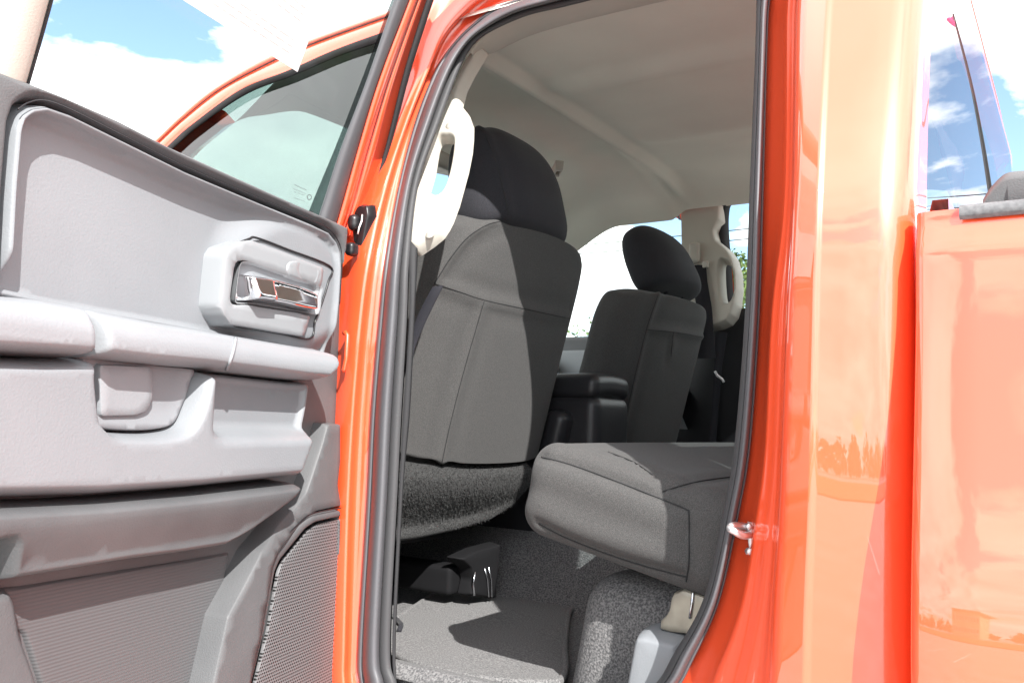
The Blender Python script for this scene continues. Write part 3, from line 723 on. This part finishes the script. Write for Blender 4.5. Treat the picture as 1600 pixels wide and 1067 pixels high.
# ---- centre console between the front seats
cc = MB(); V, F = rbox_vf((.295,.092,.125), .03, 5, lambda p: np.array([-1.238,.985,.97])+np.array([p[0],p[1]*1.0,p[2]])); cc.add(V, F)
V, F = rbox_vf((.30,.09,.17), .02, 3, lambda p: np.array([-1.28,.985,.76])+p); cc.add(V, F)
con = cc.build('center_console', 'leather', TR)
V, F = rbox_vf((.285,.094,.030), .024, 5, lambda p: np.array([-1.23,.985,1.112])+p+np.array([0,0,.006*(1-(p[1]/.094)**2)])); lid = mesh('armrest_lid', V, F, 'leather', con)
V, F = rbox_vf((.03,.05,.13), .025, 4, lambda p: np.array([-1.06,.90,.93])+rot_y(.25)@p); mesh('seat_hinge_cover', V, F, 'leather', con)

# ---- rear bench
def cush(p):
    x, y, z = p
    z2 = z+.010*(1-(x/.272)**2)*(1-(y/.82)**6)*smooth(0,.066,z)
    z2 -= .010*math.exp(-((x-.02)/.02)**2)*(z > .03)*0
    q = rot_y(.215)@np.array([x, y, z2]); return q+np.array([-.408,.975,.879])
V, F = rbox_vf((.272,.82,.066), .038, 12, cush, .011)
rs = mesh('rear_seat', V, F, 'fabric', TR)
V, F = rbox_vf((.05,.74,.25), .045, 6, lambda p: np.array([-.235,.975,1.08])+rot_y(.12)@p); mesh('backrest', V, F, 'fabric', rs)
bpy.context.view_layer.update()
seams([rs], [[(846,714),(880,722),(930,739),(1000,766),(1060,790),(1076,797)], [(1076,797),(1077,840),(1076,880),(1072,908)], [(842,818),(880,838),(940,862),(1000,882),(1060,898),(1074,902)],
   [(1035,768),(1070,757),(1110,749),(1150,744)], [(950,706),(990,722),(1020,742)]], rs)
# carpeted riser under the bench
V, F = rbox_vf((.25,.72,.11), .05, 6, lambda p: np.array([-.392,.965,.70])+p+np.array([.05*(p[2]/.11)*(p[0]<0)*.4,0,0]))
mesh('seat_riser', V, F, 'carpet', rs)
# folding bracket of the bench
RB = Frame((-.47,.175,.77), (1,0,0), (0,0,1))
if RB.n[1] > 0: RB.n = -RB.n
rb = relief('seat_bracket', RB, [RB.px(x, y) for x, y in ((1029,984),(1031,967),(1039,960),(1044,952),(1047,935),(1051,924),(1062,922),(1066,918),(1100,928),(1120,940),(1110,995),(1080,993),(1050,990))], -.03, .003, .004, 'bracket_metal', rs, g=.012)
mb = MB(); mb.add(*tube_vf([RB.pt(*RB.px(x, y, .006), .004) for x, y in ((1082,926),(1080,945),(1077,966))], .0022, 8)); mb.build('bracket_rib', 'steel', rb)
# light grey sill trim by the door opening
SP = Frame((-.5,.145,.7), (1,0,0), (0,0,1))
if SP.n[1] > 0: SP.n = -SP.n
relief('sill_trim', SP, [SP.px(x, y) for x, y in ((960,1120),(972,1067),(984,1000),(990,987),(1003,985),(1050,996),(1063,1003),(1075,1060),(1060,1120))], -.06, .004, .012, 'grey_trim', TR, g=.012)
mb = MB(); mb.add(*tube_vf([body(x, y, .175) for x, y in ((1085,1000),(1066,1020),(1040,1050),(1015,1090))], .012, 10)); mb.build('sill_edge', 'grey_trim', TR)

# ---- floor carpet, tunnel
FZ = .622
fx = np.linspace(-2.2,-.2,40); fy = np.linspace(.10,1.86,36)
def floor_z(x, y):
    z = FZ+.16*math.exp(-((y-.98)/.17)**4)
    z += .03*smooth(.17,.12,y)
    z += .10*smooth(-1.12,-1.35,x)*0
    return z
loft('floor_carpet', [[(x, y, floor_z(x, y)) for y in fy] for x in fx], 'carpet', TR)
loft('sill_carpet', [[(x, y, z) for x in np.linspace(-1.05,-.3,12)] for y, z in ((.19,.60),(.17,.655),(.14,.66),(.125,.645),(.12,.55))], 'carpet', TR)

# ================================================================= far side of the cab
far = MB()
X = np.linspace(-2.3,-.16,30)
loft('far_side_panel', [[(x, y, z) for x in X] for y, z in ((1.95,.4),(1.97,.9),(1.965,1.25),(1.935,1.335))], 'paint', cab)
Xd = np.linspace(-2.25,-1.065,20)
pdoor = loft('passenger_door', [[(x, y, z) for x in Xd] for y, z in ((1.90,1.330),(1.80,1.335),(1.785,1.32),(1.775,1.285))], 'dark_trim', TR)
loft('inner_panel', [[(x, y, z) for x in Xd] for y, z in ((1.78,1.29),(1.765,1.275),(1.77,1.20),(1.74,1.15),(1.70,1.13),(1.70,1.06),(1.77,1.0),(1.78,.64))], 'silver_bezel', pdoor)
Xr = np.linspace(-1.0,-.17,14)
rfd = loft('far_rear_door', [[(x, y, z) for x in Xr] for y, z in ((1.90,1.335),(1.80,1.34),(1.78,1.30),(1.77,1.1),(1.78,.62))], 'black', TR)
# roof rail on the far side, curving down along the windscreen pillar
ftop = [(790,440),(865,369.5),(905,344),(924,336),(960,326.5),(980,322.5),(1020,317.5),(1036,317),(1048,321),(1056,328),(1061,341)]
fw = [onY(x, y, 1.755) for x, y in ftop]
fwc = cat(fw, 50)
rl = []
for k, (dy, dz) in enumerate(((.10,.0),(.0,.0),(-.012,.006),(-.028,.024),(-.05,.06),(-.09,.11))):
    rl.append([p+np.array([0, dy, dz]) for p in fwc])
far_r = loft('far_roof_rail', rl[1:], 'headliner', TR)
loft('weatherstrip', [[p+np.array([0,.02,-.004]) for p in fwc], [p+np.array([0,-.004,-.006]) for p in fwc], [p+np.array([0,-.003,.003]) for p in fwc]], 'rubber_matt', far_r)
loft('far_roof_skin', [[p+np.array([0,.09,-.03]) for p in fwc],[p+np.array([0,.06,.04]) for p in fwc],[p+np.array([0,-.03,.10]) for p in fwc]], 'paint', cab)
gv = [(x, y, z) for x, y, z in fwc]
loft('window', [[(p[0]-.12*(f)*max(0,(1.70-p[2])), 1.80+.08*f, p[2]*(1-f)+1.33*f) for p in fwc] for f in np.linspace(0,1,5)], 'clear_glass', pdoor)
# far B pillar trim with belt guide and grab handle
PF = Frame((-1.0,1.70,1.45), (1,0,0), (0,.12,1))
if PF.n[1] > 0: PF.n = -PF.n
fp = [(1061,318),(1090,316),(1128,318),(1127,343),(1118,360),(1121,374),(1138,388),(1147,402),(1153,425),(1154,450),(1151,475),(1146,492),(1137,503),(1124,509),(1110,512),(1075,512),(1068,440),(1062,400)]
fh = [(1126,411),(1133,409),(1139,415),(1143,428),(1144,445),(1142,462),(1136,471),(1130,468),(1127,450)]
ft = relief('far_pillar_trim', PF, [PF.px(x, y) for x, y in fp], -.05, .006, .012, 'beige_trim', TR, g=.014, holes=[cat([PF.px(x, y) for x, y in fh],40,True)])
V, F = rbox_vf((.018,.012,.034), .0115, 5, lambda p: PF.pt(*PF.px(1085,395,.02),.018)+p); bg = mesh('belt_guide', V, F, 'beige_trim', ft)
V, F = rbox_vf((.010,.008,.012), .006, 4, lambda p: PF.pt(*PF.px(1102,413,.02),.016)+p); mesh('guide_button', V, F, 'beige_trim', ft)
wl = [PF.pt(*PF.px(x, y, .02), .020) for x, y in ((1078,414),(1082,440),(1088,480),(1090,560))]; wr = [PF.pt(*PF.px(x, y, .02), .020) for x, y in ((1103,414),(1105,440),(1112,480),(1118,560))]
loft('seat_belt', [np.array(wl), np.array(wr), np.array(wr)+np.array([0,.002,0])], 'webbing', ft)
loft('lower_pillar_trim', [[(x, 1.745, z) for x in np.linspace(-1.12,-.85,6)] for z in np.linspace(.6,1.40,6)], 'black', ft)
# belt with bright buckle tongue, further down the pillar
wl = [onY(x, y, 1.68) for x, y in ((1118,520),(1116,570),(1112,640),(1106,700))]; wr = [onY(x, y, 1.68) for x, y in ((1136,520),(1128,570),(1122,640),(1118,700))]
loft('lap_belt', [np.array(wl), np.array(wr), np.array(wr)+np.array([0,.002,0])], 'webbing', ft)
mb = MB(); mb.add(*tube_vf([onY(x, y, 1.66) for x, y in ((1117,580),(1121,587),(1128,592),(1131,597))], .004, 8)); mb.build('belt_tongue', 'white_metal', ft)
# far rear quarter window frame
wf_ = [(1127,700),(1130,520),(1129,430),(1127,360),(1130,326),(1136,312),(1146,304),(1165,299.5),(1200,297),(1240,297)]
wg = [(1146,700),(1148,520),(1144,430),(1139,360),(1140,330),(1144,319),(1152,310.5),(1168,306),(1200,304),(1240,304)]
loft('window_frame', [cat([onY(x, y, Y) for x, y in P], 50) for P, Y in ((mixl(wf_,wg,-.5),1.755),(wf_,1.752),(mixl(wf_,wg,.5),1.765),(wg,1.78),(wg,1.84))], 'rubber_matt', rfd)
loft('window', [[(x, 1.81+.05*(1.75-z), z) for x in np.linspace(-.99,-.2,6)] for z in (1.33,1.5,1.76)], 'clear_glass', rfd)
loft('far_quarter_trim', [[(x, 1.765-.3*max(0,z-1.72), z) for x in np.linspace(-1.08,-.17,12)] for z in (1.735,1.76,1.82,1.86)], 'headliner', TR)
loft('far_pillar_skin', [[(x, 1.93-tum(z)*.8, z) for x in (-1.06,-1.0,-.955)] for z in np.linspace(1.32,1.66,6)], 'paint', cab)

# ================================================================= cargo bed
def byo(z): return -.004-.055*smooth(1.2,.8,z)*1.0+.012*smooth(1.19,1.23,z)
zb = np.concatenate([np.linspace(.45,1.18,20), np.linspace(1.19,1.236,6)])
bx = np.linspace(-.134,2.0,40)
cols = [[(-.128,.10,z) for z in zb],[(-.134,.03,z) for z in zb],[(-.1355,.014+byo(z),z) for z in zb],[(-.133,.004+byo(z),z) for z in zb],[(-.126,byo(z),z) for z in zb]]
cols += [[(x, byo(z), z) for z in zb] for x in bx[1:]]
bed = loft('cargo_bed', cols, 'paint', TR)
V, F = rbox_vf((.99,.05,.012), .006, 3, lambda p: np.array([.93,.052,1.240])+p)
capl = [(1461,338),(1466,330),(1475,325)]
xs = np.linspace(-.096,2.0,20)
loft('bed_rail_cap', [[(x, y, z) for x in xs] for y, z in ((.004,1.224),(.000,1.227),(.000,1.234),(.004,1.238),(.09,1.241),(.10,1.235),(.10,1.21))], 'rail_plastic', bed)
loft('front_wall', [[(x, y, z) for y in np.linspace(.01,1.95,12)] for x, z in ((-.125,.5),(-.125,1.225),(-.120,1.247),(-.106,1.247),(-.10,.75),(2.0,.75))], 'paint', bed)
loft('far_bed_side', [[(x, y, z) for x in np.linspace(-.125,2.0,8)] for y, z in ((1.86,.75),(1.86,1.23),(1.87,1.245),(1.96,1.245),(1.965,1.2),(1.98,.5))], 'paint', bed)
cv = [(1536,312),(1545,297),(1558,282),(1570,272),(1585,268),(1620,266),(1700,262)]
# folded soft bed cover strapped at the front of the bed
tagc = []
P0 = [onY(x, y, .10) for x, y in cv]
c3 = cat(P0, 24)
cov = loft('bed_cover', [c3*np.array([1,0,1])+np.array([0,.12,0])-np.array([0,0,.05]), c3*np.array([1,0,1])+np.array([0,.085,-.012]), c3*np.array([1,0,1])+np.array([0,.10,.0]), c3*np.array([1,0,1])+np.array([.01,.18,.012]), c3*np.array([1,0,1])+np.array([.03,.6,.015]), c3*np.array([1,0,1])+np.array([.03,1.7,.015]), c3*np.array([1,0,1])+np.array([.03,1.8,-.05])], 'dark_trim', TR)
# striker loop on the jamb
mb = MB(); ps = [body(1172,835,.085), body(1160,836,.060), body(1147,829,.052), body(1141,825,.054), body(1146,821,.060), body(1160,822,.078), body(1170,824,.09)]
mb.add(*tube_vf(cat(ps, 30), .0044, 10)); stk = mb.build('door_striker', 'steel_dull', TR)
STF = Frame(body(1173,835,.083), (1,0,0), (0,0,1))
if STF.n[1] > 0: STF.n = -STF.n
relief('striker_plate', STF, [STF.px(x, y) for x, y in ((1166,815),(1176,818),(1178,850),(1173,868),(1168,850))], -.006, .003, .003, 'white_metal', stk, g=.02)
for x, y in ((1171,822),(1172,860)):
    mb = MB(); c = STF.pt(*STF.px(x, y), .004); mb.add(*tube_vf([c-STF.n*.003, c+STF.n*.003], .0042, 6)); mb.build('bolt', 'steel_dull', stk)
# wheels
def wheel(x, y, sgn):
    V = []; F = []; prof = [(.20,-.10),(.24,-.13),(.33,-.13),(.385,-.10),(.395,0),(.385,.10),(.33,.13),(.24,.13),(.20,.10)]
    k = 40; rings = [[(x+r*cos(a), y+o, .395+r*sin(a)) for r, o in prof] for a in np.linspace(0,2*pi,k,endpoint=False)]
    rings.append(rings[0]); V, F = grid(rings); w = mesh('wheel', V, F, 'tyre', TR)
    mb = MB()
    for s_ in range(5):
        a = 2*pi*s_/5
        mb.add(*rbox_vf((.10,.02,.03), .015, 2, lambda p: np.array([x+(p[0]+.12)*cos(a)-p[2]*sin(a), y+sgn*.07+p[1], .395+(p[0]+.12)*sin(a)+p[2]*cos(a)])))
    mb.add(*rbox_vf((.06,.02,.06), .02, 3, lambda p: np.array([x,y+sgn*.08,.395])+p)); mb.build('rim', 'steel', w)
for x in (-2.85,.72):
    wheel(x, .15, -1); wheel(x, 1.81, 1)

# ================================================================= loose things
# floor mat with a corded edge
MF = Frame((-.9,.45,FZ+.012), (1,0,0), (0,1,0)); MF.n = np.array([0,0,1.])
mo = [MF.px(x, y) for x, y in ((608,1012),(622,1026),(660,1042),(720,1057),(790,1066),(862,1068),(878,1062),(884,1040),(882,1010),(888,960),(893,944),(800,934),(740,928),(690,925),(650,948),(622,966),(610,975))]
mo_c = cat(mo, 120, True)
mat_o = relief('floor_mat', MF, mo_c, -.012, .004, .006, 'mat_carpet', None, lambda u, v: .0012*sin(u*17)*sin(v*13), g=.02)
tag(mat_o, 'grey carpet floor mat with corded edge lying in the rear footwell', 'floor mat')
ed = MB(); ed.add(*tube_vf([MF.pt(u, v, .002) for u, v in list(mo_c)+[mo_c[0]]], .0058, 8)); ed.build('mat_edge', 'mat_carpet', mat_o)
mb = MB(); mb.add(*tube_vf([onZ(x, y, FZ+.02) for x, y in ((612,962),(620,968),(627,976),(624,984))], .005, 8)); mb.build('mat_hook', 'fabric_smooth', mat_o)
# sheet of paper hanging on the open door's window
def gpt(x, y, o=-.018):
    oo = o
    for _ in range(20):
        u, v = DF.px(x, y, oo); oo = o+tum(v)*.9
    return DF.pt(u, v, oo)
A, B, D_ = gpt(465,113), gpt(285,0), gpt(505,0)
e1_, e2_ = (B-A)/np.linalg.norm(B-A), (D_-A)/np.linalg.norm(D_-A)
nn_ = np.cross(e1_, e2_); nn_ /= np.linalg.norm(nn_); nn_ = nn_ if np.dot(nn_, DF.n) > 0 else -nn_
e2_ = e2_-e1_*np.dot(e1_, e2_)*.6; e2_ /= np.linalg.norm(e2_)
rows = [[A+e1_*a+e2_*c+nn_*(.004*sin(a*9)*sin(c*8)) for a in np.linspace(0,.43,18)] for c in np.linspace(0,.25,12)]
V, F = grid(rows); nv = len(V); V2 = [np.array(v)-nn_*.0006 for v in V]
pp = mesh('paper_sheet', list(V)+V2, F+[tuple(i+nv for i in f[::-1]) for f in F], 'paper')
tag(pp, 'white printed paper sheet stuck askew on the open door window', 'paper sheet')
pm = MB(); rr = random.Random(5)
for i in range(26):
    c = .018+i*.0085
    if i in (3,4,9,10,15,16,17): continue
    a = .03
    while a < .03+rr.choice((.2,.3,.34,.36)):
        w = rr.uniform(.006,.022); P = [A+e1_*(a+w*k)+e2_*(c+dc)+nn_*(.0012+.004*sin((a+w*k)*9)*sin(c*8)) for k in (0,1) for dc in (0,.0016)]
        pm.add(P, [(0,1,3,2)]); a += w+.005
pm.build('lettering', 'print', pp, False)


# ================================================================= surroundings
m, t, b = nt('asphalt'); b.inputs['Roughness'].default_value = .85
vary(t, b, (.31,.304,.292), (.39,.382,.368), 1.3, 8.0); bump(t, b, 60, .4, .004)
V, F = grid([[(x, y, 0) for x in np.linspace(-900,900,9)] for y in np.linspace(-900,900,9)])
tag(mesh('ground', V, F, 'asphalt'), kind='structure')
plain('road_paint', (.78,.78,.76), .7, .3)
for i, x in enumerate((-8.4,-5.6,-2.8,0.0,2.8,5.6,8.4)):
    V, F = grid([[(x+a+.12*k, y, .004) for k in (0,1)] for y, a in ((-12.5,.35),(-7.6,0))])
    o = mesh('parking_line', V, F, 'road_paint'); tag(o, kind='structure')
m, t, b = nt('grass'); b.inputs['Roughness'].default_value = .9; vary(t, b, (.05,.09,.02), (.10,.15,.035), .8, 8.0)
for y0, y1 in ((-60,-26),(24,46)):
    V, F = grid([[(x, y, .06) for x in np.linspace(-120,120,5)] for y in (y0,y1)]); tag(mesh('verge', V, F, 'grass'), kind='structure')
plain('bark', (.12,.09,.065), .9, .2, bscale=12, bstr=.6, bdist=.02)
m, t, b = nt('leaves'); b.inputs['Roughness'].default_value = .6; vary(t, b, (.045,.085,.015), (.13,.18,.04), 1.1, 3.0)
b.inputs['Subsurface Weight'].default_value = 0.0
plain('stucco', (.62,.53,.36), .9, .2, bscale=8, bstr=.2, bdist=.01)
plain('roof_tile', (.40,.33,.25), .9, .2, bscale=5, bstr=.4, bdist=.03)
plain('pane', (.03,.04,.05), .1, .6)
def tree(x, y, h, w, seed, label, n=1500, leaf=.35):
    r = random.Random(seed); root = empty('tree', (x, y, 0))
    tag(root, label, 'tree', 'trees round the car lot')
    mb = MB(); P = [(x+r.uniform(-.1,.1)*i, y+r.uniform(-.1,.1)*i, h*.16*i) for i in range(5)]
    mb.add(*tube_vf(P, [h*.035, h*.03, h*.024, h*.018, h*.01], 8)); cl_ = []
    for i in range(11):
        a = r.uniform(0, 2*pi); e = r.uniform(.3,.95); st = np.array(P[2+(i % 3)])
        q = st+np.array([cos(a)*w*.42*e, sin(a)*w*.42*e, h*r.uniform(.08,.36)]); mid = (st+q)/2+np.array([0,0,h*.03])
        mb.add(*tube_vf([st, mid, q], [h*.012, h*.008, h*.003], 6)); cl_.append((q, r.uniform(.16,.28)*w))
    cl_.append((np.array([x,y,h*.86]), .2*w))
    mb.build('trunk', 'bark', root)
    lf = MB()
    for i in range(n):
        c, rad = r.choice(cl_); d = np.array([r.gauss(0,1), r.gauss(0,1), r.gauss(0,.8)]); d /= np.linalg.norm(d)
        p = c+d*rad*r.uniform(.45,1.05); a = np.array([r.gauss(0,1) for _ in range(3)]); a /= np.linalg.norm(a)
        b_ = np.cross(a, [r.gauss(0,1) for _ in range(3)]); b_ /= np.linalg.norm(b_); s_ = leaf*r.uniform(.5,1)
        lf.add([p-a*s_, p+b_*s_*.5, p+a*s_, p-b_*s_*.5], [(0,1,2,3)])
    lf.build('crown', 'leaves', root, False)
def vis(az, dist): return (-sin(radians(az))*dist, -.9+cos(radians(az))*dist)
x, y = vis(27.6, 42); tree(x, y, 5.0, 7.5, 1, 'pale yellow-green tree glimpsed low through the far front window', 5000, .16)
x, y = vis(18.75, 30); tree(x, y, 6.9, 3.0, 2, 'narrow green tree beside the cream house beyond the far rear window', 4000, .13)
# the far belt of trees across the road reads as one mass, only ever seen mirrored in the paint
r_ = random.Random(31); tl = MB()
for k in range(46):
    cx_, cy_ = -95+k*4.3+r_.uniform(-1.5,1.5), -92+r_.uniform(-5,5); hh_ = r_.uniform(2.6,4.4)
    for i in range(190):
        d = np.array([r_.gauss(0,1), r_.gauss(0,1), abs(r_.gauss(0,.9))]); d /= np.linalg.norm(d)
        p = np.array([cx_, cy_, .4])+d*np.array([3.0,3.0,hh_])*r_.uniform(.6,1.0); a = np.array([r_.gauss(0,1) for _ in range(3)]); a /= np.linalg.norm(a)
        b_ = np.cross(a, [r_.gauss(0,1) for _ in range(3)]); b_ /= np.linalg.norm(b_); s_ = .75*r_.uniform(.5,1)
        tl.add([p-a*s_, p+b_*s_*.6, p+a*s_, p-b_*s_*.6], [(0,1,2,3)])
tag(tl.build('treeline', 'leaves', None, False), kind='stuff')
def house(name, x0, x1, y0, y1, h, rh, label, front, wins):
    root = empty(name, ((x0+x1)/2,(y0+y1)/2,0)); tag(root, label, 'building')
    c = np.array([(x0+x1)/2,(y0+y1)/2,h/2]); V, F = rbox_vf(((x1-x0)/2,(y1-y0)/2,h/2), .03, 1, lambda p: c+p); mesh('wall', V, F, 'stucco', root, False)
    ym = (y0+y1)/2; e = .5
    V = [(x0-e,y0-e,h),(x1+e,y0-e,h),(x1+e,y1+e,h),(x0-e,y1+e,h),(x0+2,ym,h+rh),(x1-2,ym,h+rh),(x0-e,y0-e,h-.25),(x1+e,y0-e,h-.25),(x1+e,y1+e,h-.25),(x0-e,y1+e,h-.25)]
    F = [(0,1,5,4),(1,2,5),(2,3,4,5),(3,0,4),(0,6,7,1),(1,7,8,2),(2,8,9,3),(3,9,6,0),(6,9,8,7)]
    mesh('roof', V, F, 'roof_tile', root, False)
    for wx, wz, ww, wh in wins:
        yy = y0 if front < 0 else y1
        c2 = np.array([wx, yy, wz]); mb = MB()
        for dx, dz, hx_, hz_ in ((0,wh/2,ww/2+.08,.06),(0,-wh/2,ww/2+.08,.06),(-ww/2,0,.06,wh/2),(ww/2,0,.06,wh/2)):
            mb.add(*rbox_vf((hx_,.06,hz_), .01, 1, lambda p: c2+np.array([dx,0,dz])+p))
        w_ = mb.build('window', 'white_metal', root)
        V, F = rbox_vf((ww/2-.04,.02,wh/2-.04), .005, 1, lambda p: c2+np.array([0,front*.01,0])+p); mesh('pane', V, F, 'pane', w_)
x, y = vis(18.2, 36)
house('house', x-2.6, x+9, y, y+9, 5.4, 1.1, 'cream house with a low tiled roof beyond the far rear window', -1, [(x-1.2,2.0,1.2,1.4),(x-1.2,4.2,1.2,1.2),(x+2,2.0,1.2,1.4),(x+2,4.2,1.2,1.2)])
house('office_block', -26, -7, -84, -70, 6.4, .6, 'long two storey block across the lot, mirrored in the cab side', 1, [(-25+k*2.0+.6, z, 1.1, 1.2) for k in range(9) for z in (1.8,4.5)])
# whip flagpole behind the truck, mirrored in the rear window
root = empty('flagpole', (.09,5.07,0)); tag(root, 'dark whip flagpole with a pinkish red pennant, mirrored in the rear window', 'flagpole')
P = cat([(.09,5.07,0),(.09,5.07,1.2),(.10,5.07,1.9),(.135,5.07,2.6),(.19,5.07,3.2),(.27,5.07,3.72)], 30)
mb = MB(); mb.add(*tube_vf(P, list(np.linspace(.026,.005,30)), 10)); mb.build('shaft', 'black', root)
plain('pennant_cloth', (.75,.12,.28), .8, .2)
pn = [[P[29]*(1-f)+P[28]*f+np.array([.04*g*(1-f), .02*sin(6*g+3*f), -.03*g]) for g in np.linspace(0,1,8)] for f in np.linspace(0,1,6)]
loft('pennant', pn, 'pennant_cloth', root)
# overhead wires on two poles
def pole(x, y, label):
    root = empty('utility_pole', (x,y,0)); tag(root, label, 'utility pole')
    mb = MB(); mb.add(*tube_vf([(x,y,0),(x,y,11)], [.16,.11], 10)); mb.build('shaft', 'bark', root)
    mb = MB(); mb.add(*rbox_vf((.06,1.1,.07), .02, 2, lambda p: np.array([x,y,10.3])+p)); mb.build('crossarm', 'bark', root)
pole(-42, 34, 'wooden utility pole left of the cream house'); pole(12, 34, 'wooden utility pole right of the cream house')
for dy, l in ((-.9,'nearer of two thin black wires strung past the cream house'),(.9,'farther of two thin black wires strung past the cream house')):
    mb = MB(); mb.add(*tube_vf([(-42+54*f, 34+dy, 10.4-1.3*4*f*(1-f)) for f in np.linspace(0,1,24)], .022, 5)); o = mb.build('overhead_wire', 'black'); tag(o, l, 'wire')

# ================================================================= light, sky, camera
SUN = Vector((.630,-.492,.602)).normalized()
L = bpy.data.lights.new('sun', 'SUN'); L.energy = 4.6; L.angle = radians(.53); L.color = (1,.975,.935)
lo = bpy.data.objects.new('sun', L); COL.objects.link(lo); lo.rotation_euler = (-SUN).to_track_quat('-Z','Y').to_euler()
W = bpy.data.worlds.new('World'); S.world = W; W.use_nodes = True; t = W.node_tree; t.nodes.clear()
out = N(t,'ShaderNodeOutputWorld'); bg = N(t,'ShaderNodeBackground'); bg.inputs['Strength'].default_value = .15
sky = N(t,'ShaderNodeTexSky'); sky.sky_type = 'NISHITA'; sky.sun_disc = False
sky.sun_elevation = math.asin(SUN.z); sky.sun_rotation = math.atan2(SUN.x, SUN.y); sky.air_density = 1.0; sky.dust_density = .6; sky.ozone_density = 1.4
tc = N(t,'ShaderNodeTexCoord'); sx = N(t,'ShaderNodeSeparateXYZ'); t.links.new(tc.outputs['Generated'], sx.inputs[0])
def M(op, a, b_=None, c=None):
    n = N(t,'ShaderNodeMath', operation=op)
    for i, v in enumerate((a, b_, c)):
        if v is None: continue
        if isinstance(v, (int, float)): n.inputs[i].default_value = v
        else: t.links.new(v, n.inputs[i])
    return n.outputs[0]
zz = M('ADD', M('MAXIMUM', sx.outputs['Z'], 0.0), .16)
cx = N(t,'ShaderNodeCombineXYZ'); t.links.new(M('DIVIDE', sx.outputs['X'], zz), cx.inputs[0]); t.links.new(M('DIVIDE', sx.outputs['Y'], zz), cx.inputs[1])
cx.inputs[2].default_value = CLOUD_Z = 3.1
n1 = N(t,'ShaderNodeTexNoise'); n1.inputs['Scale'].default_value = 1.15; n1.inputs['Detail'].default_value = 9.0; n1.inputs['Roughness'].default_value = .56; n1.inputs['Distortion'].default_value = .25
t.links.new(cx.outputs[0], n1.inputs['Vector'])
cov_ = n1.outputs['Fac']
for d_, rad_, st_ in ((ray(1290,420)*np.array([1,-1,1]),16,.06),(ray(1560,480)*np.array([1,-1,1]),16,.05),(ray(1330,120)*np.array([1,-1,1]),12,.14),(ray(235,25),9,.15),(ray(1480,180)*np.array([-1,1,1]),9,.16),(ray(1160,330),8,.14),(ray(1040,335),5,.07),(ray(1570,120)*np.array([-1,1,1]),7,-.10)):
    d_ = d_/np.linalg.norm(d_); vm = N(t,'ShaderNodeVectorMath', operation='DOT_PRODUCT'); t.links.new(tc.outputs['Generated'], vm.inputs[0]); vm.inputs[1].default_value = tuple(d_)
    c_ = cos(radians(rad_)); w_ = M('SMOOTH_MIN', M('MAXIMUM', M('DIVIDE', M('SUBTRACT', vm.outputs['Value'], c_), 1-c_), 0.0), 1.0, .2)
    cov_ = M('SUBTRACT', cov_, M('MULTIPLY', w_, st_))
r1 = N(t,'ShaderNodeValToRGB'); r1.color_ramp.elements[0].position = .375; r1.color_ramp.elements[1].position = .435
t.links.new(cov_, r1.inputs['Fac'])
n2 = N(t,'ShaderNodeTexNoise'); n2.inputs['Scale'].default_value = 2.4; n2.inputs['Detail'].default_value = 6.0
t.links.new(cx.outputs[0], n2.inputs['Vector'])
r2 = N(t,'ShaderNodeValToRGB'); r2.color_ramp.elements[0].position = .3; r2.color_ramp.elements[1].position = .7
r2.color_ramp.elements[0].color = (6.0,6.2,6.6,1); r2.color_ramp.elements[1].color = (10.5,10.4,10.2,1)
t.links.new(n2.outputs['Fac'], r2.inputs['Fac'])
mx = N(t,'ShaderNodeMixRGB'); t.links.new(r1.outputs['Color'], mx.inputs['Fac']); t.links.new(sky.outputs[0], mx.inputs[1]); t.links.new(r2.outputs['Color'], mx.inputs[2])
t.links.new(mx.outputs[0], bg.inputs['Color']); t.links.new(bg.outputs[0], out.inputs['Surface'])
cd = bpy.data.cameras.new('camera'); co = bpy.data.objects.new('camera', cd); COL.objects.link(co); S.camera = co
cd.sensor_width = 36; cd.lens = 36*FPX/1600; cd.clip_start = .02; cd.clip_end = 3000
co.matrix_world = Matrix(((RV[0],UV[0],-Fw[0],CAM[0]),(RV[1],UV[1],-Fw[1],CAM[1]),(RV[2],UV[2],-Fw[2],CAM[2]),(0,0,0,1)))
S.view_settings.view_transform = 'Standard'; S.view_settings.look = 'None'; S.view_settings.exposure = 1.12; S.view_settings.gamma = 1
S.cycles.max_bounces = 12; S.cycles.diffuse_bounces = 8; S.cycles.glossy_bounces = 5; S.cycles.transparent_max_bounces = 16
S.cycles.use_denoising = True
